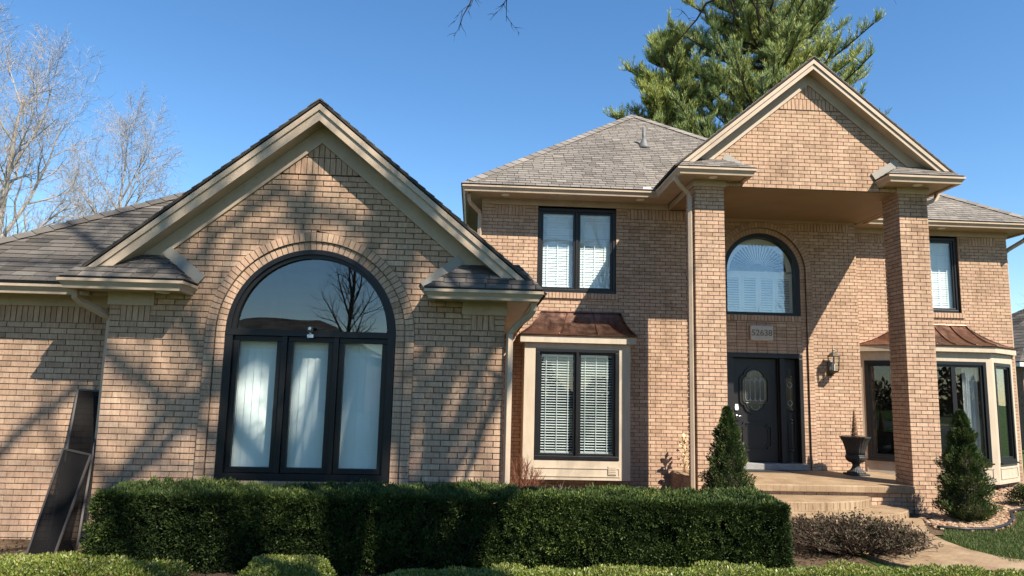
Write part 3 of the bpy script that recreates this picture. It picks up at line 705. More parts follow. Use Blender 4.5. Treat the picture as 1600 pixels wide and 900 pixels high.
pv = MB(); pv.lathe([(.16, -.10), (.12, -.02), (.06, .1), (.05, .16)], (3.55, 15.05, 7.22), 16); pv.build('pipe_boot', 'galvanised', mr, True)
# right wing hip roof
rest, deck = MB(), MB(); k = .71; sl = math.sqrt(1 + k * k); run = 3.3; z0 = 5.60
roof_plane((6.0, 14.34, z0), (1, 0, 0), (0, 1, k), [(0, 0), (5.96, 0), (5.96 - run, run * sl), (0, run * sl)], rest, deck, exp=.12, tw=.2)
roof_plane((11.96, 14.34, z0), (0, 1, 0), (-1, 0, k), [(0, 0), (6.6, 0), (3.3, run * sl)], rest, deck, exp=.12, tw=.2)
roof_plane((11.96, 20.94, z0), (-1, 0, 0), (0, -1, k), [(0, 0), (5.96, 0), (5.96, run * sl), (run, run * sl)], rest, deck, exp=.12, tw=.2)
hip_caps(rest, (11.96, 14.34, z0 + .01), (11.96 - run, 14.34 + run, z0 + run * k + .01))
rr = deck.build('right_wing_roof', 'shingle_dark', house); rest.build('shingle_courses', 'shingle_light', rr, kind='stuff')
# portico gable roof
rest, deck = MB(), MB(); SL2 = math.sqrt(1 + .84 ** 2)
for sg in (-1, 1):
    W_ = 2.46; O = (PX + sg * W_, 11.585 if sg > 0 else 16.2, 7.72 - .835 * W_)
    roof_plane(O, (0, 1 if sg > 0 else -1, 0), (-sg, 0, .835), [(0, 0), (4.615, 0), (4.615, W_ * SL2), (0, W_ * SL2)], rest, deck)
hip_caps(rest, (PX, 11.575, 7.69), (PX, 16.2, 7.69), .11)
pr = deck.build('portico_roof', 'shingle_dark', house); rest.build('shingle_courses', 'shingle_light', pr, kind='stuff')

# ---- downspouts
def spout(pts, rib=None):
    mb = MB(); mb.tube(pts, [.047] * len(pts), 4, phase=math.pi / 4); o = mb.build('downspout', 'trim', house, bevel=.006); return o
spout([(-4.57, 8.40, 2.88), (-4.57, 8.42, 2.79), (-4.53, 8.47, 2.74), (-4.32, 8.68, 2.60), (-4.30, 8.72, 2.55), (-4.30, 8.72, .05)])
spout([(.66, 8.30, 2.88), (.66, 8.32, 2.78), (.63, 8.36, 2.73), (.45, 8.50, 2.58), (.40, 8.53, 2.50), (.40, 8.53, .04)])
spout([(-.2, 13.2, 5.50), (-.2, 13.22, 5.38), (-.17, 13.28, 5.32), (0.0, 13.46, 5.2), (.012, 13.49, 5.12), (.012, 13.49, 2.9)])
spout([(3.30, 11.66, 5.50), (3.30, 11.67, 5.43), (3.34, 11.70, 5.38), (3.56, 11.88, 5.27), (3.60, 11.90, 5.18), (3.60, 11.90, .04)])
spout([(8.12, 12.1, 5.50), (8.12, 12.1, 5.43), (8.09, 12.1, 5.38), (7.88, 12.1, 5.28), (7.83, 12.1, 5.2), (7.83, 12.1, .05)])
spout([(11.9, 14.75, 5.50), (11.9, 14.78, 5.42), (11.86, 14.84, 5.34), (11.62, 15.0, 5.16), (11.57, 15.05, 5.08), (11.57, 15.05, .05)])
for p_ in ((.48, 13.25, 5.505), (3.05, 13.25, 5.505), (3.93, 11.66, 5.505), (7.5, 11.66, 5.505), (9.9, 14.66, 5.505), (-3.6, 8.42, 2.875)):
    mb = MB(); mb.lathe([(.0, -.002), (.052, -.004), (.06, -.016), (.075, -.014), (.078, .002)], p_, 20); mb.build('soffit_light', 'soffit_light', house, True)
mb = MB(); mb.box(.40, .55, 8.28, 8.42, 2.866, 2.874); [mb.box(.41 + i * .022, .418 + i * .022, 8.285, 8.415, 2.862, 2.866) for i in range(6)]; mb.build('soffit_vent', 'trim', house)
mb = MB(); mb.prism_xz([(3.02, 5.595), (3.20, 5.595), (3.185, 5.665), (3.04, 5.665)], 12.95, 13.06); mb.build('gutter_guard_box', 'soffit_light', house, bevel=.01)

# ---- windows
def frame_rect(mb, x0, x1, z0, z1, y0, y1, t):
    mb.box(x0, x1, y0, y1, z0, z0 + t); mb.box(x0, x1, y0, y1, z1 - t, z1); mb.box(x0, x0 + t, y0, y1, z0 + t, z1 - t); mb.box(x1 - t, x1, y0, y1, z0 + t, z1 - t)
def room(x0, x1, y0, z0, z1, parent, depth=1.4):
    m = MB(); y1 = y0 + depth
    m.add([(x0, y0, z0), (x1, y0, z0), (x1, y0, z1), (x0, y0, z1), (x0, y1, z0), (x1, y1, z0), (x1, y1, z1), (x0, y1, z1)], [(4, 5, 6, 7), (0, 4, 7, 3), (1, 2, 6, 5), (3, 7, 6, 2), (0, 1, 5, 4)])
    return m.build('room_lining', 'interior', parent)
def slat_blind(x0, x1, z0, z1, y, parent, pitch=.046, w=.042, tilt=.9, close=0.0, mat='white_blind'):
    m = MB(); z = z1 - .04
    m.box(x0, x1, y - .02, y + .02, z1 - .035, z1)
    while z > z0 + .03:
        t = tilt + random.uniform(-.06, .06); dy, dz = math.cos(t) * w / 2, math.sin(t) * w / 2; sag = random.uniform(-.002, .002)
        m.add([(x0, y - dy, z + dz * -1), (x1, y - dy, z - dz + sag), (x1, y + dy, z + dz + sag), (x0, y + dy, z + dz)], [(0, 1, 2, 3)])
        z -= pitch
    m.box(x0, x1, y - .016, y + .016, z0, z0 + .03)
    n = 3
    for i in range(n):
        xx = x0 + (x1 - x0) * (i + .5) / n; m.box(xx - .006, xx + .006, y - w / 2 - .004, y - w / 2 - .002, z0, z1)
    return m.build('blind', mat, parent)
def casement(name, x0, x1, z0, z1, y, n=2, t=.065, parent=None, blind=None, glass='glass', proud=.0, rm=True):
    m = MB(); frame_rect(m, x0 + .003, x1 - .003, z0 + .003, z1 - .003, y - proud, y + .11, t)
    wd = m.build(name, 'black_frame', parent or house, bevel=.006)
    iw = (x1 - x0 - 2 * t); g = .05
    for i in range(1, n):
        xm = x0 + t + iw * i / n; mm = MB(); mm.box(xm - g / 2, xm + g / 2, y - proud + .004, y + .105, z0 + t, z1 - t); mm.build('mullion', 'black_frame', wd, bevel=.005)
    for i in range(n):
        a = x0 + t + iw * i / n + (g / 2 if i else 0) + .002; b = x0 + t + iw * (i + 1) / n - (g / 2 if i < n - 1 else 0) - .002; c0, c1 = z0 + t + .002, z1 - t - .002
        s_ = MB(); frame_rect(s_, a, b, c0, c1, y + .022, y + .075, .042); s_.build('sash', 'black_frame', wd, bevel=.004)
        p = MB(); p.box(a + .04, b - .04, y + .045, y + .051, c0 + .04, c1 - .04); p.build('pane', glass, wd)
        if blind: slat_blind(a + .03, b - .03, c0 + .035, c1 - .035, y + .12, wd, **blind)
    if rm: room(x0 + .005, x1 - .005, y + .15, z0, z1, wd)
    return wd
casement('window', 1.13, 2.65, 3.71, 5.36, MY + .02, blind=dict(pitch=.05, w=.056, tilt=1.25))
casement('window', 9.04, 10.40, 3.71, 5.36, RY + .05, blind=dict(pitch=.05, w=.056, tilt=1.25))
# front arched window
def arch_pts(cx, cz, r, n=40): return [(cx + r * math.cos(math.pi * q / n), cz + r * math.sin(math.pi * q / n)) for q in range(n + 1)]
def arch_band(mb, cx, cz, r0, r1, y0, y1, n=40):
    A, B = arch_pts(cx, cz, r0, n), arch_pts(cx, cz, r1, n)
    for q in range(n): mb.prism_xz([A[q], B[q], B[q + 1], A[q + 1]], y0, y1)
AY = 8.60; z0 = .775; R_ = RW_ - .004
m = MB(); arch_band(m, CX, CZ + .02, R_ - .055, R_, AY - .03, AY + .12); arch_band(m, CX, CZ + .02, R_ - .10, R_ - .055, AY + .0, AY + .10)
m.box(CX - R_, CX + R_, AY - .035, AY + .12, CZ - .035, CZ + .035)
m.box(CX - R_, CX - R_ + .085, AY - .03, AY + .12, z0, CZ - .035); m.box(CX + R_ - .085, CX + R_, AY - .03, AY + .12, z0, CZ - .035); m.box(CX - R_ + .085, CX + R_ - .085, AY - .03, AY + .12, z0, z0 + .07)
aw = m.build('arched_window', 'black_frame', house)
li0, li1 = CX - R_ + .085, CX + R_ - .085; iw = li1 - li0
for i in range(3):
    a = li0 + iw * i / 3; b = li0 + iw * (i + 1) / 3
    if i: mm = MB(); mm.box(a - .03, a + .03, AY - .022, AY + .115, z0 + .07, CZ - .035); mm.build('mullion', 'black_frame', aw, bevel=.005)
    a += .032 if i else .002; b -= .032 if i < 2 else .002
    s_ = MB(); frame_rect(s_, a, b, z0 + .072, CZ - .037, AY + .012, AY + .07, .062); s_.build('sash', 'black_frame', aw, bevel=.005)
    p = MB(); p.box(a + .06, b - .06, AY + .04, AY + .047, z0 + .13, CZ - .095); p.build('pane', 'glass', aw)
    bl = MB(); x = a - .04
    while x < b + .02:
        t = random.uniform(-.10, .10); c = .044; bl.add([(x, AY + .155 + t * c, z0 + .08), (x + .094, AY + .155 - t * c + .006, z0 + .08), (x + .094, AY + .155 - t * c + .006, CZ - .05), (x, AY + .155 + t * c, CZ - .05)], [(0, 1, 2, 3)]); x += .086
    bl.build('vertical_blind', 'white_blind', aw)
p = MB(); ap_ = arch_pts(CX, CZ + .02, R_ - .095); p.prism_xz([(CX + R_ - .095, CZ + .03)] + ap_[1:-1] + [(CX - R_ + .095, CZ + .03)], AY + .045, AY + .052); p.build('pane', 'glass_dark', aw)
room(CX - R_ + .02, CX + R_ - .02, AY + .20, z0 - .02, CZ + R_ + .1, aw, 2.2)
# entry arched window over the door
EWY = EY + .10; r_ = ER - .004
m = MB(); arch_band(m, EXC, EZ, r_ - .085, r_, EWY - .06, EWY + .1); m.box(EXC - r_, EXC - r_ + .085, EWY - .06, EWY + .1, 3.46, EZ); m.box(EXC + r_ - .085, EXC + r_, EWY - .06, EWY + .1, 3.46, EZ); m.box(EXC - r_ + .085, EXC + r_ - .085, EWY - .06, EWY + .1, 3.46, 3.515)
ew = m.build('entry_arched_window', 'black_frame', house)
p = MB(); a_ = arch_pts(EXC, EZ, r_ - .08); p.prism_xz([(EXC + r_ - .08, 3.51)] + a_ + [(EXC - r_ + .08, 3.51)], EWY + .02, EWY + .027); p.build('pane', 'glass_sky', ew)
sh = MB(); arch_band(sh, EXC, EZ, r_ - .19, r_ - .075, EWY + .09, EWY + .12); sh.box(EXC - r_ + .08, EXC + r_ - .08, EWY + .09, EWY + .12, EZ - .06, EZ + .03)
for q in range(1, 26):
    t = math.pi * q / 26; c, s_ = math.cos(t), math.sin(t); a, b = .16, r_ - .19
    sh.add([(EXC + a * c - .006 * s_, EWY + .10, EZ + .03 + a * s_), (EXC + b * c - .03 * s_, EWY + .098, EZ + b * s_), (EXC + b * c + .03 * s_, EWY + .112, EZ + b * s_), (EXC + a * c + .006 * s_, EWY + .11, EZ + .03 + a * s_)], [(0, 1, 2, 3)])
sh.build('sunburst_shutter', 'shutter_white', ew)
for i in range(4):
    a = EXC - r_ + .085 + (2 * r_ - .17) * i / 4; b = EXC - r_ + .085 + (2 * r_ - .17) * (i + 1) / 4
    s_ = MB(); frame_rect(s_, a + .003, b - .003, 3.52, EZ - .062, EWY + .09, EWY + .12, .05); z = 3.60
    while z < EZ - .13: s_.add([(a + .05, EWY + .085, z - .022), (b - .05, EWY + .085, z - .022), (b - .05, EWY + .125, z + .024), (a + .05, EWY + .125, z + .024)], [(0, 1, 2, 3)]); z += .05
    s_.build('shutter', 'shutter_white', ew)
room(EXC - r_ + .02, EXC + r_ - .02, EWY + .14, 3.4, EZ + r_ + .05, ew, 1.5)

# ---- entry door
DY = EY + .13
m = MB(); m.box(4.935, 6.505, EY - .0, DY + .12, 2.60, 2.685); m.box(4.935, 5.10, EY + .0, DY + .12, .56, 2.60); m.box(6.045, 6.135, EY + .02, DY + .12, .56, 2.60); m.box(6.43, 6.505, EY - .0, DY + .12, .56, 2.60)
m.box(5.10, 5.115, DY - .02, DY + .1, .56, 2.60); m.box(6.03, 6.045, DY - .02, DY + .1, .56, 2.60)
df = m.build('door_frame', 'door_paint', house, bevel=.006)
th = MB(); th.box(4.93, 6.51, EY - .12, DY + .1, .445, .56); th.build('threshold', 'threshold', house, bevel=.008)
m = MB(); m.box(5.118, 6.027, DY + .02, DY + .065, .57, 2.592); dr = m.build('entry_door', 'door_paint', house, bevel=.004)
dcx = 5.575
def band_loop(mb, pts, w, y0, y1):
    n = len(pts); c = (sum(p[0] for p in pts) / n, sum(p[1] for p in pts) / n)
    for q in range(n):
        a, b = pts[q], pts[(q + 1) % n]; f = lambda p: (c[0] + (p[0] - c[0]) * (1 - w / math.dist(p, c)), c[1] + (p[1] - c[1]) * (1 - w / math.dist(p, c)))
        mb.prism_xz([a, b, f(b), f(a)], y0, y1)
def quatrefoil(cx, cz, hw, hh):
    pts = []
    for t0 in range(0, 64):
        t = 2 * math.pi * t0 / 64; x, z = math.cos(t), math.sin(t)
        sx = hw * max(-1, min(1, x * 1.18)); sz = hh * max(-.62, min(.62, z * .9))
        if abs(x) < .62: sz = math.copysign(hh * (.62 + .38 * math.sqrt(max(0, 1 - (x / .62) ** 2))), z)
        pts.append((cx + sx, cz + sz))
    return pts
qz = 1.96
m = MB(); Q = quatrefoil(dcx, qz, .315, .47); band_loop(m, Q, .05, DY - .012, DY + .02); band_loop(m, [(dcx + (x - dcx) * .85, qz + (z - qz) * .89) for x, z in Q], .02, DY - .022, DY + .02); m.build('glass_moulding', 'door_paint', dr)
m = MB(); m.prism_xz([(dcx + (x - dcx) * .86, qz + (z - qz) * .90) for x, z in Q][::-1], DY + .012, DY + .019); m.build('leaded_glass', 'amber_glass', dr)
m = MB(); m.prism_xz([(dcx - .20, qz - .22), (dcx + .20, qz - .22), (dcx + .20, qz + .22), (dcx - .20, qz + .22)], DY + .006, DY + .0115); m.build('clear_glass', 'door_glass', dr)
m = MB()
def bar(mb, a, b, y, r=.006): mb.tube([(a[0], y, a[1]), (b[0], y, b[1])], r, 5)
for i in range(-2, 3): bar(m, (dcx + i * .1, qz - .14), (dcx + i * .1, qz + .14), DY + .004)
for zc, sg in ((qz + .14, 1), (qz - .14, -1)):
    for i in range(-2, 2):
        for j in range(6): 
            t0, t1 = math.pi * j / 6, math.pi * (j + 1) / 6; c = dcx + i * .1 + .05
            bar(m, (c + .05 * math.cos(t0), zc + sg * .07 * math.sin(t0)), (c + .05 * math.cos(t1), zc + sg * .07 * math.sin(t1)), DY + .004)
    for i in (-1, 0, 1):
        c = (dcx + i * .1, zc + sg * .075)
        for dx, dz in ((.035, 0), (-.035, 0), (0, .045), (0, -.045)): bar(m, (c[0] + dx, c[1]), (c[0], c[1] + dz * .6 if dz else c[1] + .03), DY + .003, .007)
    bar(m, (dcx - .2, zc + sg * .11), (dcx + .2, zc + sg * .11), DY + .004)
    for j in range(8):
        t0, t1 = math.pi * j / 8, math.pi * (j + 1) / 8; bar(m, (dcx + .09 * math.cos(t0), qz + sg * (.30 + .08 * math.sin(t0))), (dcx + .09 * math.cos(t1), qz + sg * (.30 + .08 * math.sin(t1))), DY + .004)
m.build('lead_came', 'lead_came', dr)
def notch(cx, cz, hw, hh, r, top=0.):
    P = []
    for (sx, sz, t0) in ((1, 1, 270), (-1, 1, 0), (-1, -1, 90), (1, -1, 180)):
        arc = []
        for j in range(6):
            t = math.radians(t0 - 18 * j); arc.append((cx + sx * hw + r * math.cos(t), cz + sz * hh + r * math.sin(t)))
        P += arc
    return P
def notched(cx, cz, hw, hh, r):
    P = []
    for sx, sz in ((1, 1), (-1, 1), (-1, -1), (1, -1)):
        arc = [(cx + sx * (hw - r * math.sin(math.radians(18 * j))), cz + sz * (hh - r * math.cos(math.radians(18 * j)))) for j in range(6)]
        P += arc if sx * sz > 0 else arc[::-1]
    return P
m = MB(); N_ = notched(dcx, 1.06, .335, .285, .085); band_loop(m, N_, .045, DY - .008, DY + .02); band_loop(m, [(dcx + (x - dcx) * .78, 1.06 + (z - 1.06) * .76) for x, z in N_], .02, DY + .004, DY + .02); m.build('lower_panel', 'door_paint', dr)
m = MB(); m.prism_xz([(5.165, 1.56), (5.225, 1.56), (5.235, 1.60), (5.225, 1.68), (5.165, 1.68), (5.155, 1.62)], DY - .012, DY + .02); m.build('keypad_lock', 'white_plastic', dr, bevel=.008)
m = MB(); m.tube([(5.195, DY + .02, 1.45), (5.195, DY - .012, 1.45)], .032, 16); m.tube([(5.195, DY - .01, 1.45), (5.195, DY - .05, 1.45), (5.23, DY - .056, 1.452), (5.31, DY - .05, 1.445)], [.011, .011, .010, .008], 8); m.build('door_handle', 'steel', dr, True)
# sidelight
m = MB(); m.box(6.138, 6.427, DY + .03, DY + .07, .57, 2.592); sl_ = m.build('sidelight', 'door_paint', house)
m = MB(); frame_rect(m, 6.175, 6.395, 1.56, 2.26, DY + .005, DY + .03, .035); m.build('glass_moulding', 'door_paint', sl_, bevel=.006)
m = MB(); m.box(6.21, 6.36, DY + .02, DY + .028, 1.595, 2.225); m.build('leaded_glass', 'amber_glass', sl_)
m = MB(); bar(m, (6.285, 1.60), (6.285, 2.22), DY + .016, .005)
for zc in (2.08, 1.72):
    for a, b in (((0, .07), (.055, 0)), ((.055, 0), (0, -.07)), ((0, -.07), (-.055, 0)), ((-.055, 0), (0, .07))): bar(m, (6.285 + a[0], zc + a[1]), (6.285 + b[0], zc + b[1]), DY + .014, .007)
m.build('lead_came', 'lead_came', sl_)
m = MB(); frame_rect(m, 6.175, 6.395, .78, 1.40, DY + .008, DY + .03, .03); m.box(6.235, 6.335, DY + .012, DY + .03, .84, 1.34); m.build('lower_panel', 'door_paint', sl_, bevel=.008)
# house number plaque
m = MB(); m.box(5.45, 5.91, EY - .03, EY + .05, 2.94, 3.24); pq = m.build('number_plaque', 'stone_plaque', house, bevel=.015)
cu = bpy.data.curves.new('digits', 'FONT'); cu.body = '52638'; cu.size = .17; cu.extrude = .003; cu.align_x = 'CENTER'; cu.align_y = 'CENTER'; cu.offset = .002
tmp = bpy.data.objects.new('digits', cu); COL.objects.link(tmp); bpy.context.view_layer.update()
dm = bpy.data.meshes.new_from_object(tmp.evaluated_get(bpy.context.evaluated_depsgraph_get())); bpy.data.objects.remove(tmp)
dm.transform(Matrix.Translation((5.68, EY - .032, 3.09)) @ Matrix.Rotation(math.pi / 2, 4, 'X')); dm.materials.clear(); dm.materials.append(M['plaque_digits'])
do = bpy.data.objects.new('house_number', dm); link(do, pq)

# ---- box bay window left of the portico
BX0, BX1, BY = .89, 2.82, 13.05
m = MB()
m.box(BX0, BX0 + .205, BY, MY + .05, .30, 2.72); m.box(BX1 - .205, BX1, BY, MY + .05, .30, 2.72)
m.box(BX0 + .205, BX1 - .205, BY, MY + .05, 2.625, 2.72); m.box(BX0 + .205, BX1 - .205, BY, MY + .05, .30, .645)
bay = m.build('bay_window', 'cedar_trim', house, bevel=.004)
m = MB(); m.sweep([(BX0 - .045, MY - .012), (BX0 - .045, BY - .045), (BX1 + .045, BY - .045), (BX1 + .045, MY - .012)], 2.72, [(0, 0), (.04, 0), (.04, .125), (0, .125)]); m.box(BX0 - .05, BX1 + .05, BY - .05, MY - .012, 2.722, 2.84); m.build('bay_eave_board', 'cedar_trim', bay)
m = MB(); frame_rect(m, BX0 + .19, BX1 - .19, .36, .52, BY - .012, BY - .001, .02); m.box(BX1 - .40, BX1 - .25, BY - .02, BY - .001, .40, .55); [m.box(BX1 - .385, BX1 - .265, BY - .026, BY - .02, .42 + i * .03, .432 + i * .03) for i in range(4)]; m.build('bay_panel', 'cedar_trim', bay)
casement('bay_casement', BX0 + .205, BX1 - .205, .645, 2.625, BY + .01, parent=house, t=.07, proud=.025, blind=dict(pitch=.047, w=.042, tilt=.5, mat='blind_grey'))
def copper_roof(ex, ey0, ey1, ez, tx, tz, wy, name, ribs=4, corners=None):
    """flared roof: eave polyline (left wall, left front, right front, right wall) -> top line on the wall"""
    E = ex; n = 9; T = tx; m = MB()
    def prof(t): return t, 1 - (1 - t) ** 2.3           # height eased: steep near wall
    rows = []
    for q in range(n + 1):
        t = q / n; hz = t ** 1.0; h = tz * (t ** 2.1 * .62 + t * .38)
        rows.append([Vector((E[j][0] + (T[j][0] - E[j][0]) * t, E[j][1] + (T[j][1] - E[j][1]) * t, ez + h)) for j in range(4)])
    for q in range(n):
        for j in range(3):
            m.add([tuple(rows[q][j]), tuple(rows[q][j + 1]), tuple(rows[q + 1][j + 1]), tuple(rows[q + 1][j])], [(0, 1, 2, 3)])
    m.add([(E[j][0], E[j][1], ez - .02) for j in range(4)] + [tuple(rows[0][j]) for j in range(4)], [(0, 1, 5, 4), (1, 2, 6, 5), (2, 3, 7, 6), (3, 2, 1, 0)])
    o = m.build(name, 'copper', house, True)
    for i in range(ribs):
        f = i / (ribs - 1); r = MB(); r.tube([rows[q][1].lerp(rows[q][2], f) + Vector((0, -.006, .012)) for q in range(n + 1)], .011, 6); r.build('seam_rib', 'copper', o, True)
    for j in (0, 3):
        r = MB(); r.tube([rows[q][j] + Vector((0, -.008, .01)) for q in range(n + 1)], .01, 6); r.build('edge_rib', 'copper', o, True)
    r = MB(); r.tube([tuple(rows[n][1] + Vector((-.01, -.01, .01))), tuple(rows[n][2] + Vector((.01, -.01, .01)))], .014, 6); r.build('top_flashing', 'copper', o)
    return o
copper_roof([(BX0 - .11, MY - .011), (BX0 - .11, BY - .11), (BX1 + .11, BY - .11), (BX1 + .11, MY - .011)], 0, 0, 2.865, [(1.22, MY - .01), (1.22, MY - .05), (2.72, MY - .05), (2.72, MY - .01)], .46, MY, 'bay_copper_roof')
# ---- angled bay on the right wing
FY = 14.25; A0, A1, A2, A3 = (8.05, RY - .012), (8.90, FY), (10.50, FY), (11.42, RY - .012)
def seg_box(mb, p, q, d0, d1, z0, z1, s0=0., s1=None):
    """box along plan segment p->q (outward = right of travel), from s0 to s1 metres, depth d0..d1 outward"""
    P, Q = Vector(p), Vector(q); d = (Q - P); L = d.length; d /= L; nn = Vector((d.y, -d.x)); s1 = L if s1 is None else (L + s1 if s1 < 0 else s1)
    c = [P + d * s0 + nn * d0, P + d * s1 + nn * d0, P + d * s1 + nn * d1, P + d * s0 + nn * d1]
    v = [(a.x, a.y, z0) for a in c] + [(a.x, a.y, z1) for a in c]
    mb.add(v, [(3, 2, 1, 0), (4, 5, 6, 7), (0, 1, 5, 4), (1, 2, 6, 5), (2, 3, 7, 6), (3, 0, 4, 7)])
segs = ((A0, A1), (A1, A2), (A2, A3))
m = MB()
for p, q in segs:
    L_ = math.dist(p, q); pw = .12
    seg_box(m, p, q, -.12, 0, .24, .62, .001, -.001); seg_box(m, p, q, -.12, 0, 2.64, 2.83, .001, -.001)
    seg_box(m, p, q, -.12, 0.001, .62, 2.64, .0, pw); seg_box(m, p, q, -.12, 0.001, .62, 2.64, L_ - pw, L_)
m.prism_xy([A0, A1, A2, A3], .215, .239)
rb = m.build('angled_bay_window', 'cedar_trim', house)
m = MB()
for p, q in segs:
    for z in (.32, .52): seg_box(m, p, q, .001, .012, z - .012, z + .012, .1, -.1)
    seg_box(m, p, q, .001, .012, .32, .52, .1, .12); L_ = math.dist(p, q); seg_box(m, p, q, .001, .012, .32, .52, L_ - .12, L_ - .1)
m.build('bay_panel', 'cedar_trim', rb)
m = MB(); m.sweep([(A0[0] - .05, A0[1]), (A1[0] - .02, A1[1] - .05), (A2[0] + .02, A2[1] - .05), (A3[0] + .05, A3[1])], 2.83, [(0, 0), (.05, 0), (.05, .125), (0, .125)]); m.prism_xy([(A0[0] - .04, A0[1]), (A1[0] - .02, A1[1] - .04), (A2[0] + .02, A2[1] - .04), (A3[0] + .04, A3[1])], 2.832, 2.95); m.build('bay_eave_board', 'cedar_trim', rb)
for (p, q), n in zip(segs, (1, 2, 1)):
    L_ = math.dist(p, q); m = MB(); a, b = .125, L_ - .125
    seg_box(m, p, q, -.10, .012, .62, .69, a, b); seg_box(m, p, q, -.10, .012, 2.57, 2.638, a, b); seg_box(m, p, q, -.10, .012, .69, 2.57, a, a + .065); seg_box(m, p, q, -.10, .012, .69, 2.57, b - .065, b); seg_box(m, p, q, .0, .05, .60, .628, a - .02, b + .02)
    wdw = m.build('window', 'black_frame', rb)
    iw_ = (b - a - .13)
    for i in range(n):
        c, e = a + .065 + iw_ * i / n, a + .065 + iw_ * (i + 1) / n; m = MB()
        for z_ in ((.69, .735), (2.525, 2.57)): seg_box(m, p, q, -.075, -.02, z_[0], z_[1], c, e)
        seg_box(m, p, q, -.075, -.02, .735, 2.525, c, c + .045); seg_box(m, p, q, -.075, -.02, .735, 2.525, e - .045, e)
        m.build('sash', 'black_frame', wdw)
        m = MB(); seg_box(m, p, q, -.052, -.046, .73, 2.53, c + .04, e - .04); m.build('pane', 'glass', wdw)
copper_roof([(A0[0] - .13, RY - .011), (A1[0] - .05, FY - .13), (A2[0] + .05, FY - .13), (A3[0] + .16, RY - .011)], 0, 0, 2.965, [(9.0, RY - .01), (9.0, RY - .05), (10.42, RY - .05), (10.42, RY - .01)], .46, RY, 'bay_copper_roof', 5)
# curtains and a room behind the angled bay
m = MB(); n = 60
for x0_, x1_ in ((10.02, 10.34), (9.05, 9.2)):
    base = len(m.v)
    for i in range(n + 1):
        t = i / n; x = x0_ + (x1_ - x0_) * t; y = FY + .24 + .028 * math.sin(t * 26) + .01 * math.sin(t * 61)
        m.v += [(x, y, .45), (x + .01, y, 2.66)]
    for i in range(n): m.f.append((base + 2 * i, base + 2 * i + 2, base + 2 * i + 3, base + 2 * i + 1)); m.id.append(.5)
cu_o = m.build('curtain', 'curtain', rb, True)
room(8.1, 11.35, RY + .22, .3, 2.75, rb, 3.0)
m = MB(); m.box(9.55, 10.0, 15.0, 15.5, .35, 1.32); m.build('chair_back', 'interior', rb); m = MB(); m.box(9.53, 10.02, 14.98, 15.0, 1.32, 1.36); m.build('chair_rail', 'gold_trim', rb)

# ================================================================== PORCH
porch = empty('front_porch', (5.5, 12.5, 0), 'tan stamped concrete porch slab with curved steps below the front door', 'porch')
m = MB(); m.prism_xy([(3.76, 11.80), (7.258, 11.80), (7.258, 12.37), (7.9, 12.37), (7.9, 14.0), (7.66, 14.09), (4.46, 14.09), (4.46, 13.53), (3.76, 13.53)], .325, .44); m.build('porch_slab', 'stamped_concrete', porch, bevel=.015)
pw_ = Wall('porch_base', (0, 11.86), (1, 0), zph=.05, sph=.04); pw_.rows(0, .325, full_span(3.9, 7.25)); pw_.build(porch)
pw_ = Wall('porch_base', (3.68, 13.52), (0, -1), zph=-.0, sph=.04); pw_.rows(0, .325, full_span(.0, 1.15)); pw_.soldiers(.0, 1.15, .325, .452, d=.0); pw_.build(porch)
def ell(cx, cy, a, b, n=40, t0=math.pi, t1=2 * math.pi): return [(cx + a * math.cos(t0 + (t1 - t0) * q / n), cy + b * math.sin(t0 + (t1 - t0) * q / n)) for q in range(n + 1)]
for nm, cx, a, b, z0_, z1_ in (('step', 4.95, 1.52, .80, .13, .275), ('step', 5.15, 1.88, 1.18, .0, .135)):
    m = MB(); P_ = ell(cx, 11.85, a, b)
    m.prism_xy(P_, z0_, z1_); so_ = m.build(nm, 'stamped_concrete', porch, bevel=.012)
    jt = MB()
    for q in range(0, 40, 1):
        x, y = P_[q]; d_ = Vector((x - cx, y - 11.85)).normalized(); jt.box(x + d_.x * .001 - .003, x + d_.x * .001 + .003, y - .004, y + .002, z0_ + .03, z1_ - .018)
    jt.build('riser_joint', 'mortar', so_, kind='stuff')

# ================================================================== THINGS AT THE HOUSE
# door mat
m = MB(); m.box(5.15, 6.0, 13.55, 13.95, .4405, .455); o = m.build('door_mat', 'iron'); tag(o, 'thin speckled door mat lying before the black front door', 'mat')
# wall lantern
lan = empty('wall_lantern', (7.05, 13.95, 2.3), 'brass hexagonal glass lantern on the brick wall right of the door', 'lantern')
LX, LY = 7.05, 13.93
m = MB(); m.box(LX - .05, LX + .05, 14.06, 14.09, 2.28, 2.55); m.tube([(LX, 14.07, 2.34), (LX, 14.0, 2.30), (LX, LY, 2.33)], .014, 8); m.build('bracket', 'bronze', lan, True)
def hexa(r, z): return [(LX + r * math.cos(math.pi * q / 3), LY + r * math.sin(math.pi * q / 3), z) for q in range(6)]
m = MB(); m.lathe([(.04, 2.33), (.09, 2.36), (.10, 2.375)], (LX, LY, 0), 6); m.build('base', 'bronze', lan)
m = MB(); m.lathe([(.125, 2.645), (.13, 2.66), (.07, 2.72), (.03, 2.735), (.02, 2.76), (.03, 2.775), (.008, 2.81)], (LX, LY, 0), 6); m.build('cap', 'bronze', lan)
m = MB()
for q in range(6):
    a, b = hexa(.098, 2.375)[q], hexa(.118, 2.645)[q]; m.tube([a, b], .008, 5)
m.build('cage', 'bronze', lan)
m = MB(); m.lathe([(.092, 2.376), (.112, 2.644)], (LX, LY, 0), 6); m.build('glass', 'glass', lan)
m = MB(); m.tube([(LX, LY, 2.37), (LX, LY, 2.50)], .014, 8); m.build('candle', 'white_plastic', lan)
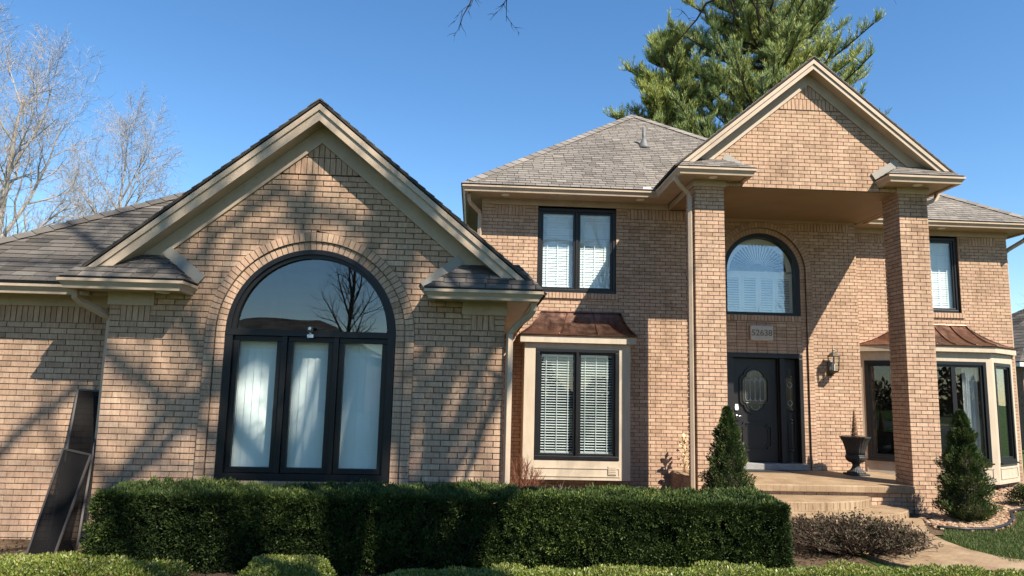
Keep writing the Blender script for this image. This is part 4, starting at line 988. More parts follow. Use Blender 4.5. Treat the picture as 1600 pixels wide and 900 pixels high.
# urn
UX, UY = 7.13, 13.40
urn = empty('planter_urn', (UX, UY, .44), 'black fluted cast iron urn standing on the porch by the brick wall', 'urn')
m = MB(); m.box(UX - .17, UX + .17, UY - .17, UY + .17, .44, .475); m.build('plinth', 'iron', urn, bevel=.006)
flute = lambda k, t: 1 + .045 * math.cos(t * 22)
m = MB(); m.lathe([(.16, .475), (.15, .50), (.10, .535), (.07, .58), (.06, .63), (.075, .66)], (UX, UY, 0), 88, lambda k, t: 1 + .05 * math.cos(t * 22)); m.build('stem', 'iron', urn, True)
m = MB(); m.lathe([(.075, .66), (.13, .68), (.165, .72), (.178, .765), (.172, .79)], (UX, UY, 0), 88, lambda k, t: 1 + .04 * abs(math.cos(t * 11))); m.lathe([(.17, .785), (.178, .80), (.168, .815)], (UX, UY, 0), 88); m.build('lower_bowl', 'iron', urn, True)
m = MB(); m.lathe([(.160, .81), (.165, .87), (.185, .96), (.215, 1.05), (.245, 1.105), (.265, 1.125), (.268, 1.138), (.25, 1.142), (.235, 1.12), (.15, 1.08)], (UX, UY, 0), 132, lambda k, t: 1 + (.035 if k < 5 else .02) * math.cos(t * 22)); m.build('fluted_bowl', 'iron', urn, True)
tp = empty('twig_topiary', (UX, UY, 1.1), 'brown cone wound from twigs rising out of the black urn', 'topiary')
m = MB(); m.lathe([(.058, 1.10), (.036, 1.35), (.016, 1.58), (.004, 1.63)], (UX, UY, 0), 14); m.build('cone_core', 'twig_brown', tp)
m = MB()
for q in range(26):
    z_ = 1.1 + q * .02; pts = []; ph = random.random() * 6
    for j in range(13):
        t = ph + j * .55; zz = z_ + j * .0035 + random.uniform(-.004, .004); r = .064 * (1 - (zz - 1.1) / .58) + random.uniform(-.001, .008); pts.append((UX + r * math.cos(t), UY + r * math.sin(t), zz))
    m.tube(pts, .0055, 4)
m.build('wound_twigs', 'twig_brown', tp)
# tan dried ornament on the porch edge
orn = empty('dried_plant', (3.86, 13.2, .45), 'dried tan plant with curled leaves on the porch edge behind the downspout', 'dried plant')
m = MB(); m.tube([(3.86, 13.2, .45), (3.84, 13.2, .65), (3.85, 13.19, .85), (3.83, 13.2, 1.08)], [.02, .016, .013, .006], 6); m.build('stalk', 'dried_tan', orn, True)
m = MB()
for q in range(20):
    z_ = .5 + q * .03; t = q * 2.4; r = .055 + .07 * math.sin((z_ - .45) / .65 * math.pi); c = Vector((3.845, 13.2, z_)); d_ = Vector((math.cos(t), math.sin(t) * .8, .3)); sd = d_.cross(Vector((0, 0, 1))).normalized() * .035
    pts = [c, c + d_ * r * .6 + sd + Vector((0, 0, .03)), c + d_ * r * 1.1 + Vector((0, 0, .06)), c + d_ * r * 1.25 + Vector((0, 0, .01)), c + d_ * r * .6 - sd + Vector((0, 0, .03))]
    m.add([tuple(x) for x in pts], [(0, 1, 2, 4), (1, 3, 2), (2, 3, 4)])
m.build('curled_leaves', 'dried_tan', orn)
# security camera on the arched window bar
sc_ = empty('security_camera', (CX, 8.55, 2.45), 'small wireless camera mounted on the arched window crossbar', 'camera')
m = MB(); m.box(CX - .035, CX + .035, 8.535, 8.565, 2.40, 2.44); m.tube([(CX, 8.55, 2.44), (CX, 8.535, 2.47)], .012, 8); m.build('mount', 'white_plastic', sc_, bevel=.004)
m = MB(); m.box(CX - .032, CX + .032, 8.50, 8.545, 2.46, 2.53); m.build('body', 'screen_frame', sc_, bevel=.012)
m = MB(); m.tube([(CX, 8.499, 2.505), (CX, 8.496, 2.505)], .018, 14); m.build('lens', 'steel', sc_)
# window screens leaning on the garage wing wall
def screen(name, bl, br, tl, tr, label, bulge):
    e = empty(name, bl, label, 'window screen', 'removed window screens')
    B0, B1, T0, T1 = map(Vector, (bl, br, tl, tr)); f = MB()
    for a, b in ((B0, B1), (B1, T1), (T1, T0), (T0, B0)): f.tube([tuple(a), tuple(b)], .014, 4, phase=.78)
    f.build('frame', 'screen_frame', e)
    nrm = (B1 - B0).cross(T0 - B0).normalized(); m = MB(); n = 10
    for j in range(n + 1):
        for i in range(n + 1):
            a, b = i / n, j / n; p = (B0.lerp(B1, a)).lerp(T0.lerp(T1, a), b) + nrm * bulge * math.sin(math.pi * a) * math.sin(math.pi * b) * math.cos(a * 3 + b * 2); m.v.append(tuple(p))
    for j in range(n):
        for i in range(n): q = j * (n + 1) + i; m.f.append((q, q + 1, q + n + 2, q + n + 1)); m.id.append(.5)
    o = m.build('mesh', 'screen_net', e, True); return e
t_ = NT('screen_net', .95, .04); t_.col((.012, .011, .0105)); tr_ = t_.n('ShaderNodeBsdfTransparent'); mx_ = t_.n('ShaderNodeMixShader'); mx_.inputs[0].default_value = .90
t_.l(tr_.outputs[0], mx_.inputs[1]); t_.l(t_.b.outputs[0], mx_.inputs[2]); t_.l(mx_.outputs[0], t_.t.nodes['Material Output'].inputs[0]); M['screen_net'] = t_.m
screen('window_screen', (-4.52, 8.34, .02), (-4.17, 8.22, .02), (-4.70, 8.93, 1.74), (-4.40, 8.93, 1.72), 'tall narrow dark screen leaning on the brick wall behind the other screen', .0)
screen('window_screen', (-4.66, 8.20, .02), (-4.27, 7.98, .02), (-4.58, 8.53, 1.08), (-4.22, 8.42, 1.03), 'shorter dark window screen with bulging mesh, leaning in front', .05)

# ================================================================== PLANTS
def fbm(P, s, o=0.):
    x, y, z = P[:, 0] * s + o, P[:, 1] * s + o * 1.7, P[:, 2] * s - o
    return (np.sin(x * 1.3 + 1.7 * np.sin(y * .9 + z)) + np.sin(y * 1.7 + 1.3 * np.sin(z * 1.1 + x * .7)) + np.sin(z * 1.9 + 1.1 * np.sin(x * 1.2 - y))) / 3
def rbox_points(n, x0, x1, y0, y1, z0, z1, r):
    """points on the surface of a rounded box (no bottom), with outward normals"""
    A = np.array([(x1 - x0) * (z1 - z0), (x1 - x0) * (z1 - z0), (y1 - y0) * (z1 - z0), (y1 - y0) * (z1 - z0), (x1 - x0) * (y1 - y0)]) * np.array([1, .35, 1, 1, 1.1])
    f = rng.choice(5, n, p=A / A.sum()); U = rng.random((n, 3)); P = np.array([x0, y0, z0]) + U * np.array([x1 - x0, y1 - y0, z1 - z0])
    P[f == 0, 1] = y0; P[f == 1, 1] = y1; P[f == 2, 0] = x0; P[f == 3, 0] = x1; P[f == 4, 2] = z1
    lo = np.array([x0 + r, y0 + r, z0]); hi = np.array([x1 - r, y1 - r, z1 - r]); Cn = np.clip(P, lo, hi); N = P - Cn
    N /= (np.linalg.norm(N, axis=1, keepdims=True) + 1e-9); return Cn + N * r, N
# clipped yew hedge
hd = empty('clipped_hedge', (-.1, 7.9, 0), 'long low clipped dark green yew hedge in front of the house', 'hedge')
nc = 9500; per = 32
Cp, Cn = rbox_points(nc, -3.70, 3.30, 7.53, 8.33, .02, .745, .07)
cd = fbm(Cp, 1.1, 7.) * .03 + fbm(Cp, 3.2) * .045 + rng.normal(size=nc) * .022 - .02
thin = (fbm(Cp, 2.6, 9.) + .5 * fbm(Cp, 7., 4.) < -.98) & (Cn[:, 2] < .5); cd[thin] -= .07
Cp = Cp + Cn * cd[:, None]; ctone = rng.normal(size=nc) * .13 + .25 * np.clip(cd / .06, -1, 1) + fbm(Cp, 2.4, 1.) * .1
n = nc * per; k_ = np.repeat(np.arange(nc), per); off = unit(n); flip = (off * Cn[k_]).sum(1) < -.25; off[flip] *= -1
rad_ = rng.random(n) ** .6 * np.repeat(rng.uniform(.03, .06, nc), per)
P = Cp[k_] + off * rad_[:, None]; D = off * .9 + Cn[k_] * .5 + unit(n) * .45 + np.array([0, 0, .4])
ids = np.clip(.36 + ctone[k_] + rng.normal(size=n) * .12 + (rad_ - .03) * 5 + Cn[k_][:, 2] * .2, 0, 1)  # recesses darker, tips and top lighter: shade and sun put into leaf tone
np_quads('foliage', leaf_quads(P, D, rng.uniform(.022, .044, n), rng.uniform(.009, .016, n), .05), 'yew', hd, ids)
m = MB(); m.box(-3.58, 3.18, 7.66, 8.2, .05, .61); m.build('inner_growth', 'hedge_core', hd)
m = MB()
for q in range(110):
    x = random.uniform(-3.6, 3.3); y = random.uniform(7.64, 7.76); p = Vector((x, 7.8, .0)); m.tube([tuple(p), (x + random.uniform(-.1, .1), y, .3), (x + random.uniform(-.2, .2), y - .05, random.uniform(.4, .72))], [.009, .006, .003], 4, cap=False)
m.build('stems', 'stem_dark', hd, kind='stuff')
# low bright ground cover clumps along the bottom of the picture
def clump(cx, cy, rx, ry, h, n, label, name='groundcover_shrub', mat='groundcover', grp='low evergreen ground cover along the front', cat='shrub', ls=(.016, .034), parent=None):
    e = empty(name, (cx, cy, 0), label, cat, grp)
    U = rng.normal(size=(n, 3)); U[:, 2] = np.abs(U[:, 2]); U /= np.linalg.norm(U, axis=1, keepdims=True)
    P = np.sign(U) * np.abs(U) ** np.array([1, 1, .55]) * np.array([rx, ry, h]); k = fbm(P + np.array([cx, cy, 0]), 4.5) * .26 + fbm(P + np.array([cx, cy, 0]), 11., 3.) * .2
    P = P * (1 + k - rng.random(n) ** 1.5 * .35)[:, None] + np.array([cx, cy, .0]); P[:, 2] = np.maximum(P[:, 2], .005)
    D = U * .6 + unit(n) * .8 + np.array([0, 0, .7]); L_ = rng.uniform(*ls, n)
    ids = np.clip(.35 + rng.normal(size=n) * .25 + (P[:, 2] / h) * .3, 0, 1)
    np_quads('foliage', leaf_quads(P, D, L_, L_ * rng.uniform(.45, .65, n), .08), mat, e, ids)
    m = MB()
    for q in range(int(14 + rx * 30)):
        a = random.uniform(0, 6.28); r = math.sqrt(random.random()); x, y = cx + rx * .8 * r * math.cos(a), cy + ry * .8 * r * math.sin(a); m.tube([(x, y, 0), (x + random.uniform(-.04, .04), y + random.uniform(-.04, .04), h * .5), (x + random.uniform(-.06, .06), y, h * .9 * math.sqrt(max(.05, 1 - r * r)))], [.005, .004, .002], 4, cap=False)
    m.build('stems', 'stem_grey', e, kind='stuff'); return e
clump(-4.35, 7.35, .55, .42, .13, 9000, 'leftmost bright green ground cover clump below the window screens')
clump(-3.45, 7.3, .66, .42, .165, 10000, 'bright green ground cover clump at the left end of the hedge')
clump(-1.72, 7.2, .46, .38, .185, 8000, 'small rounded bright green clump before the arched window')
clump(.05, 7.05, .72, .36, .165, 10000, 'low green clump left of the middle before the hedge')
clump(1.25, 7.05, .78, .38, .19, 11000, 'green ground cover clump before the middle of the hedge')
clump(2.45, 7.05, .80, .40, .21, 11000, 'green ground cover clump before the right half of the hedge')
clump(3.65, 7.05, .80, .42, .225, 11000, 'green ground cover clump before the right end of the hedge')
clump(4.75, 7.05, .78, .40, .225, 11000, 'green ground cover clump in front of the bare twiggy shrub')
clump(5.8, 7.0, .75, .40, .225, 10000, 'rightmost ground cover clump in front of the lawn')
# arborvitae cones
def cone_tree(cx, cy, h, r, n, label):
    e = empty('cone_evergreen', (cx, cy, 0), label, 'evergreen', 'cone evergreens by the porch')
    t = rng.random(n) ** 1.15; a = rng.random(n) * 2 * np.pi
    prof = (1 - t) ** .78 * (1 - .55 * np.exp(-t * 9)) + .03
    P0 = np.stack([np.cos(a), np.sin(a), t * 2.2], 1)
    R_ = r * prof * (1 + .36 * fbm(P0 * np.array([1.6, 1.6, 2.6]), 2.6, cx) + .30 * fbm(P0 * np.array([1, 1, 1.6]), 7., 2.)) * (1 - rng.random(n) ** 1.6 * .5)
    P = np.stack([cx + np.cos(a) * R_, cy + np.sin(a) * R_, .06 + t * h], 1)
    D = np.stack([np.cos(a), np.sin(a), np.full(n, 1.0)], 1) + unit(n) * .75; L_ = rng.uniform(.025, .06, n)
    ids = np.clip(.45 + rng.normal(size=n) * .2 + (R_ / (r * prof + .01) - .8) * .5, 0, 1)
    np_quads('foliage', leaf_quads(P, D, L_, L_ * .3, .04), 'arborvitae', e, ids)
    m = MB(); m.tube([(cx, cy, 0), (cx, cy, h * .5), (cx + .01, cy, h * .97)], [.05, .035, .008], 8); m.lathe([(r * .45, .12), (r * .5, h * .15), (r * .3, h * .5), (.02, h * .9)], (cx, cy, 0), 10); m.build('trunk', 'bark_dark', e)
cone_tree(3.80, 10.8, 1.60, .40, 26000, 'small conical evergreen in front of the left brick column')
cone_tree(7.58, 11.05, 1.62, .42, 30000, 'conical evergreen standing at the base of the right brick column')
clump(9.9, 12.6, .34, .3, .42, 6000, 'small green shrub at the right edge beside the angled bay', 'small_shrub', 'arborvitae', None, 'shrub', (.02, .045))
# bare twiggy shrubs
def twig_shrub(cx, cy, rx, ry, h, n, mat, label, leafy=0, name='bare_shrub', sub=4):
    e = empty(name, (cx, cy, 0), label, 'shrub'); m = MB(); tips = []
    for q in range(n):
        a = random.uniform(0, 6.28); r = math.sqrt(random.random()); b = Vector((cx + rx * .35 * r * math.cos(a), cy + ry * .35 * r * math.sin(a), 0))
        d_ = Vector((math.cos(a) * rx * r * 1.0, math.sin(a) * ry * r, h * random.uniform(.6, 1.05) * math.sqrt(max(.12, 1 - .75 * r * r)))); pts = [b]
        for j in range(1, 5): pts.append(b + d_ * (j / 4) + Vector((random.uniform(-.03, .03), random.uniform(-.03, .03), random.uniform(-.02, .03))))
        m.tube([tuple(p) for p in pts], [.006, .005, .004, .003, .0015], 4, cap=False)
        for j in range(sub):
            p = pts[random.choice((2, 3))].lerp(pts[3], random.random()); dd = (d_.normalized() + Vector((random.uniform(-1, 1), random.uniform(-1, 1), random.uniform(-.1, .8)))).normalized() * random.uniform(.07, .2); q2 = p + dd * .5 + Vector((0, 0, .012)); m.tube([tuple(p), tuple(q2), tuple(p + dd)], [.003, .0025, .0012], 3, cap=False); tips.append(p + dd); tips.append(q2)
        tips.append(pts[-1])
    m.build('stems', mat, e, kind='stuff')
    if leafy:
        T = np.array([tuple(x) for x in tips]); k = rng.integers(0, len(T), leafy); P = T[k] + rng.normal(size=(leafy, 3)) * .018; D = unit(leafy) + np.array([0, 0, .3])
        L_ = rng.uniform(.03, .06, leafy); np_quads('dry_leaves', leaf_quads(P, D, L_, L_ * .42, .18), 'dry_leaf', e)
    return e
twig_shrub(4.62, 8.85, .78, .55, .43, 420, 'stem_dark', 'brown twiggy shrub with withered leaves right of the hedge', 2600)
twig_shrub(.86, 12.35, .30, .30, .85, 46, 'stem_red', 'bare reddish twigged shrub at the left corner of the box bay', 0, sub=7)
m_ = twig_shrub(1.55, 12.4, .5, .25, .34, 14, 'stem_grey', 'thin bare shoots below the box bay window', 0, 'bare_shoots', 3)
# trees ------------------------------------------------------------------
def grow(m, p, d, L_, r, lvl, maxl, cfg, tips=None):
    n = cfg['seg'][min(lvl, len(cfg['seg']) - 1)]; pts = [Vector(p)]; rad = [r]; dd = Vector(d).normalized(); st = L_ / n
    for k in range(n):
        j = cfg['wob'] * (1 + .3 * lvl); dd = (dd + Vector((random.gauss(0, j), random.gauss(0, j), random.gauss(0, j) + cfg['up'] * (1 if lvl else .3)))).normalized()
        pts.append(pts[-1] + dd * st); rad.append(r * (1 - (k + 1) / n * cfg['taper']))
    m.tube([tuple(x) for x in pts], rad, (9, 6, 5, 3, 3, 3)[min(lvl, 5)], cap=False)
    if lvl >= maxl:
        if tips is not None: tips.append((pts[-1], dd))
        return
    nb = cfg['n'][lvl]; az = random.random() * 6.28
    for b in range(nb):
        t = cfg['start'][min(lvl, len(cfg['start']) - 1)] + (1 - cfg['start'][min(lvl, len(cfg['start']) - 1)]) * (b + random.random() * .8) / nb; f = min(t, .98) * n; k = int(f); q = pts[k].lerp(pts[min(k + 1, n)], f - k)
        ax = (pts[min(k + 1, n)] - pts[k]).normalized(); az += 2.4 + random.uniform(-.5, .5); s1 = ax.orthogonal().normalized(); s2 = ax.cross(s1)
        ang = random.uniform(*cfg['ang']); nd = ax * math.cos(ang) + (s1 * math.cos(az) + s2 * math.sin(az)) * math.sin(ang)
        rr = (rad[k] * (1 - f + k) + rad[min(k + 1, n)] * (f - k)) * random.uniform(.5, .72)
        grow(m, q, nd, L_ * random.uniform(*cfg['len']) * (1.15 - .5 * t), max(rr, cfg['rmin']), lvl + 1, maxl, cfg, tips)
BARE = dict(seg=(9, 7, 5, 4, 3), wob=.07, up=.05, taper=.85, n=(13, 9, 7, 5), start=(.28, .22, .18, .15), ang=(.45, .95), len=(.42, .62), rmin=.006)
BARE_L = dict(BARE); BARE_L.update(n=(15, 10, 8, 6), rmin=.005)
def bare_tree(loc, h, r, seed, mat, label, maxl=4, cfg=BARE, lean=(0, 0), group=None):
    random.seed(seed); e = empty('bare_tree', loc, label, 'tree', group); tr = MB(); cr = MB()
    pts = [Vector((0, 0, -.1))]; d_ = Vector((lean[0], lean[1], 1)).normalized(); n = 10
    for k in range(n): d_ = (d_ + Vector((random.gauss(0, .04), random.gauss(0, .04), .05))).normalized(); pts.append(pts[-1] + d_ * h / n)
    rad = [r * (1.25 if k == 0 else 1) * (1 - .88 * k / n) for k in range(n + 1)]
    o = Vector(loc); tr.tube([tuple(x + o) for x in pts], rad, 10, cap=False); to = tr.build('trunk', mat, e, True)
    az = random.random() * 6
    for b in range(cfg['n'][0]):
        t = cfg['start'][0] + (1 - cfg['start'][0]) * (b + random.random() * .7) / cfg['n'][0]; f = min(t, .97) * n; k = int(f); q = pts[k].lerp(pts[k + 1], f - k) + o; az += 2.4 + random.uniform(-.4, .4); ang = random.uniform(.4, .95) * (1.1 - .4 * t)
        nd = Vector((math.cos(az) * math.sin(ang), math.sin(az) * math.sin(ang), math.cos(ang))); grow(cr, q, nd, h * random.uniform(.36, .52) * (1.2 - .65 * t), rad[k] * random.uniform(.45, .65), 1, maxl, cfg)
    cr.build('branches', mat, e); return e
def copy_tree(e, loc, rz, s, label, group=None):
    c = e.copy(); COL.objects.link(c); c.location = loc; c.rotation_euler = (0, 0, rz); c.scale = (s, s, s); c['label'] = label
    if group: c['group'] = group
    for ch in e.children:
        k = ch.copy(); COL.objects.link(k); k.parent = c; k.matrix_parent_inverse = ch.matrix_parent_inverse.copy()
    return c
bare_tree((-15.2, 22.5, 0), 10.9, .24, 21, 'bark_pale', 'tall bare tree at the far left behind the garage roof', 4, BARE_L, lean=(.03, 0))
bare_tree((-13.2, 26.0, 0), 9.6, .19, 34, 'bark_pale', 'bare tree with pale forked limbs nearer the gable, behind the garage roof', 4, BARE_L, lean=(.06, 0))
# pine behind the house
def pine(loc, h, label, seed, zmin, spread, n_w, tone_off=0.):
    random.seed(seed); e = empty('pine_tree', loc, label, 'tree'); tr = MB(); o = Vector(loc)
    tr.tube([tuple(o), tuple(o + Vector((.1, 0, h * .5))), tuple(o + Vector((0, .1, h)))], [.34, .22, .03], 10, cap=False); bp, bd = [], []
    z = zmin
    while z < h - .4:
        fr_ = (z - zmin) / (h - zmin); Lb = spread * (1 - fr_) ** .75 * random.uniform(.75, 1.05) + .5
        for b in range(n_w):
            a = random.uniform(0, 6.28); L1 = Lb * random.uniform(.55, 1.12); p = o + Vector((0, 0, z + random.uniform(-.3, .3))); d_ = Vector((math.cos(a), math.sin(a), .12)); pts = [p]
            for j in range(7): d_ = (d_ + Vector((random.gauss(0, .06), random.gauss(0, .06), .085))).normalized(); pts.append(pts[-1] + d_ * L1 / 7)
            tr.tube([tuple(x) for x in pts], [.06 * (1 - j / 8) + .008 for j in range(8)], 4, cap=False)
            for j in range(2, 8):
                for s_ in range(6 if j < 7 else 8):
                    q = pts[j - 1].lerp(pts[j], random.random()); sd = (d_ * .7 + Vector((random.gauss(0, .8), random.gauss(0, .8), random.uniform(-.05, .9)))).normalized(); l2 = random.uniform(.25, .8) * (1.1 - .05 * j)
                    q1 = q + sd * l2 * .5; q2 = q1 + (sd + Vector((0, 0, .5))).normalized() * l2 * .5; tr.tube([tuple(q), tuple(q1), tuple(q2)], [.012, .009, .004], 3, cap=False)
                    for k in range(7):
                        f = k / 6; bp.append(q.lerp(q1, min(1, f * 2)) if f < .5 else q1.lerp(q2, f * 2 - 1)); bd.append((sd + Vector((0, 0, .45 + .4 * f))).normalized())
        z += random.uniform(.34, .5)
    tr.build('trunk', 'bark_dark', e)
    bp = np.array([tuple(x) for x in bp]); bd = np.array([tuple(x) for x in bd]); per = 6; n = len(bp) * per
    P = np.repeat(bp, per, 0) + rng.normal(size=(n, 3)) * .02; D = np.repeat(bd, per, 0) * 1.1 + np.array([0, 0, .35]) + unit(n) * .7; L_ = rng.uniform(.13, .25, n)
    tone = np.repeat(rng.random(len(bp)), per); cl = fbm(P, .55, 3.)
    dist = np.linalg.norm((P - np.array(loc))[:, :2], axis=1); ids = np.clip(.47 + tone_off + cl * .2 + (tone - .5) * .35 + rng.normal(size=n) * .08 + .22 * (dist < 2.2) * (rng.random(n)), 0, 1)
    np_quads('needles', leaf_quads(P, D, L_, np.full(n, .019), 0), 'pine_needle', e, ids); return e
pine((10.9, 26.0, 0), 21.5, 'tall blue green pine rising behind the portico gable', 5, 6.0, 6.2, 8, .05)
pine((7.6, 27.5, 0), 16.4, 'shorter pine behind the main roof, left of the tall pine', 8, 5.5, 4.1, 6, -.04)
# shade tree on the front lawn, behind the camera; its limbs reach over the front wing
SHADE = dict(BARE); SHADE.update(n=(13, 6, 4, 3), rmin=.010, start=(.34, .2, .18, .15))
shade = bare_tree((6.6, -2.6, 0), 22.0, .50, 77, 'bark', 'large bare shade tree on the front lawn, its branch tips hanging into the top edge', 4, SHADE)
random.seed(11)
lm = MB()
def limb(pts, r0, r1, twigs, cfg):
    n = len(pts); lm.tube(pts, [r0 + (r1 - r0) * k / (n - 1) for k in range(n)], 7, cap=False)
    for (t, d_, L_) in twigs:
        f = t * (n - 1); k = min(int(f), n - 2); grow(lm, Vector(pts[k]).lerp(Vector(pts[k + 1]), f - k), d_, L_, .012, 2, 4, cfg)
TW = dict(BARE); TW.update(n=(4, 4, 4, 3), up=-.02, wob=.10, rmin=.0035, len=(.4, .6))
limb([(7.3, -3.1, 5.0), (6.0, -1.6, 6.4), (4.4, .6, 7.2), (2.6, 3.0, 7.0), (1.0, 4.6, 6.3), (-.05, 5.8, 5.40)], .13, .02, [(.99, (-.15, .1, -1), .62), (.97, (.4, .2, -1), .6), (.96, (-.7, -.1, -.7), .6), (.8, (-.6, .4, .2), 1.2), (.6, (-.8, .5, .5), 2.0), (.5, (.5, .8, .4), 1.8)], TW)
limb([(4.9, -.1, 7.1), (4.2, 2.2, 7.2), (3.3, 4.4, 6.6), (2.5, 5.7, 5.7), (2.1, 6.0, 5.40)], .05, .007, [(.99, (-.9, .1, -.5), .8), (.97, (.6, .2, -.7), .45), (.9, (.5, .1, -.8), .6), (.7, (.7, .5, .1), 1.4), (.5, (-.4, .8, .5), 1.8)], TW)
SV = Vector((.77, -1, 1.28)); Wp = lambda x, z, s_: Vector((x, 8.575, z)) + SV * s_; TP = lambda z: Vector((6.6, -2.6, z))
for (w0, w1, s0, s1, out, r_l) in (((-.35, .7), (.45, 2.0), 9.6, 9.2, 1, .085), ((-.85, 1.9), (.1, 3.1), 9.8, 9.0, 1, .085), ((-4.05, .7), (-2.9, 2.0), 9.0, 9.8, 0, .08), ((-3.6, 3.0), (-2.35, 4.2), 9.2, 10.2, 0, .075), ((-1.5, 3.2), (-.7, 4.6), 10.2, 9.4, 1, .075), ((-5.6, 1.0), (-4.4, 2.3), 8.6, 9.4, 0, .08)):
    a_, b_ = Wp(*w0, s0), Wp(*w1, s1)
    path = [TP(a_.z - 1.1), a_, a_.lerp(b_, .5) + Vector((.06, .05, .04)), b_, b_ + (b_ - a_) * .35] if out else [TP(b_.z + .5), b_, a_.lerp(b_, .5) + Vector((-.06, .04, .05)), a_, a_ + (a_ - b_) * .35]
    limb([tuple(p_) for p_ in path], r_l * 1.15, r_l * .5, [], TW)
    for f_ in (.3, .65, 1.0): grow(lm, path[1].lerp(path[3], f_), (random.uniform(-.6, .6), random.uniform(.1, .7), random.uniform(.1, .8)), random.uniform(1.4, 2.4), .035, 2, 4, TW)
B2 = dict(BARE); B2.update(n=(4, 4, 3, 2), rmin=.010)
limb([(6.6, -2.6, 12.0), (7.0, -2.2, 12.9), (7.5, -1.6, 14.1), (7.9, -.9, 15.6), (8.2, -.5, 17.2)], .17, .06, [], TW)
limb([(6.6, -2.6, 16.6), (5.8, -2.2, 16.3), (4.75, -1.6, 14.7), (3.9, -1.2, 13.5), (2.97, -.93, 12.5), (1.7, -.4, 11.2)], .14, .05, [], TW)
limb([(6.6, -2.6, 10.5), (6.0, -1.9, 11.6), (5.6, -1.0, 12.9), (5.5, -.2, 14.2), (5.3, .2, 15.6)], .15, .05, [], TW)
for a_, d_, l_ in (((7.5, -1.6, 14.1), (.5, .6, .6), 3.0), ((7.2, -1.9, 13.4), (-.5, .7, .5), 2.6), ((4.75, -1.6, 14.7), (-.3, .5, .7), 3.0), ((3.4, -1.1, 13.0), (-.7, .5, .3), 3.0), ((5.6, -1.0, 12.9), (-.7, .4, .5), 3.2), ((5.5, -.2, 14.2), (.1, .7, .6), 2.8), ((2.97, -.93, 12.5), (.1, .6, -.3), 2.4)): grow(lm, a_, d_, l_, .055, 1, 4, B2)
lm.build('overhanging_limb', 'bark_dark', shade)
# trees and a house across the street (seen only in the window reflections)
bt = bare_tree((-9, -33, 0), 12, .25, 51, 'bark', 'bare tree across the street, left of the facing house', 3, BARE, group='bare trees across the street')
for k_, (x, y, rz, s, lb) in enumerate(((16, -36, 1.2, 1.1, 'bare tree across the street nearest the shade tree'), (5, -38, 2.6, .95, 'bare tree across the street beyond the drive'), (-25, -34, 4.0, 1.05, 'bare tree across the street at the far end'))): copy_tree(bt, (x, y, 0), rz, s, lb, 'bare trees across the street')
for k_, (x, y, rz, s, lb) in enumerate(((-3, -30, .4, 1.25, 'bare tree across the street straight opposite the arched window'), (11, -31, 3.3, 1.3, 'bare tree across the street opposite the portico'), (27, -33, 5.1, 1.2, 'bare tree across the street at the right end'))): copy_tree(bt, (x, y, 0), rz, s, lb, 'bare trees across the street')
n = 26000; a_ = rng.random(n); P = np.stack([rng.uniform(-110, 110, n), rng.uniform(-62, -56, n), a_ * 0], 1); P[:, 2] = a_ * (3.6 + 1.6 * np.sin(P[:, 0] * .35) + 1.1 * np.sin(P[:, 0] * .9 + 1)); L_ = rng.uniform(.4, .9, n)
tag(np_quads('reflection_thicket', leaf_quads(P, unit(n) + np.array([0, 0, .6]), L_, L_ * .6, .1), 'dry_leaf'), kind='stuff')  # unseen thicket, added to darken the horizon reflected in the panes
def plain_house(name, x0, x1, y0, y1, h, k, label, wins, facing, trimmat='window_trim'):
    e = empty(name, ((x0 + x1) / 2, (y0 + y1) / 2, 0), label, 'house'); m = MB(); m.box(x0, x1, y0, y1, 0, h); m.build('wall', 'neighbor_brick', e)
    rest, deck = MB(), MB(); run = (y1 - y0) / 2 + .4; sl = math.sqrt(1 + k * k); X0, X1, Y0, Y1 = x0 - .4, x1 + .4, y0 - .4, y1 + .4; L_ = X1 - X0
    roof_plane((X0, Y0, h), (1, 0, 0), (0, 1, k), [(0, 0), (L_, 0), (L_ - run, run * sl), (run, run * sl)], rest, deck, exp=.3, tw=.6)
    roof_plane((X1, Y1, h), (-1, 0, 0), (0, -1, k), [(0, 0), (L_, 0), (L_ - run, run * sl), (run, run * sl)], rest, deck, exp=.3, tw=.6)
    roof_plane((X0, Y1, h), (0, -1, 0), (1, 0, k), [(0, 0), (2 * run, 0), (run, run * sl)], rest, deck, exp=.3, tw=.6)
    roof_plane((X1, Y0, h), (0, 1, 0), (-1, 0, k), [(0, 0), (2 * run, 0), (run, run * sl)], rest, deck, exp=.3, tw=.6)
    d_ = deck.build('roof', 'shingle_dark', e); rest.build('shingle_courses', 'shingle', d_, kind='stuff')
    m = MB(); m.sweep([(X0 + .05, Y1), (X0 + .05, Y0 + .05), (X1 - .05, Y0 + .05), (X1 - .05, Y1 - .05), (X0 + .05, Y1 - .05)], h - .2, [(0, 0), (.05, 0), (.05, .16), (0, .16)]); m.box(X0 + .1, X1 - .1, Y0 + .1, Y1 - .1, h - .10, h - .04); m.build('eave', trimmat, e)
    for (a, b, c, d2) in wins:
        y = y0 if facing < 0 else y1; m = MB(); ya, yb = (y - .06, y - .003) if facing < 0 else (y + .003, y + .06); frame_rect(m, a, b, c, d2, ya, yb, .09); m.box((a + b) / 2 - .03, (a + b) / 2 + .03, ya, yb, c + .09, d2 - .09); m.box(a + .09, b - .09, ya + .01, yb - .01, (c + d2) / 2 - .02, (c + d2) / 2 + .02)
        wd = m.build('window', trimmat, e); m = MB(); m.box(a + .09, b - .09, ya + .02, yb - .0, c + .09, d2 - .09); m.build('pane', 'far_glass', wd)
    return e
plain_house('facing_house', -23, -8, -46, -37, 4.4, .55, 'low brick house across the street, seen in the window reflection', [(-21, -19, .9, 2.3), (-17, -15, .9, 2.3), (-12, -10, .9, 2.3)], 1)
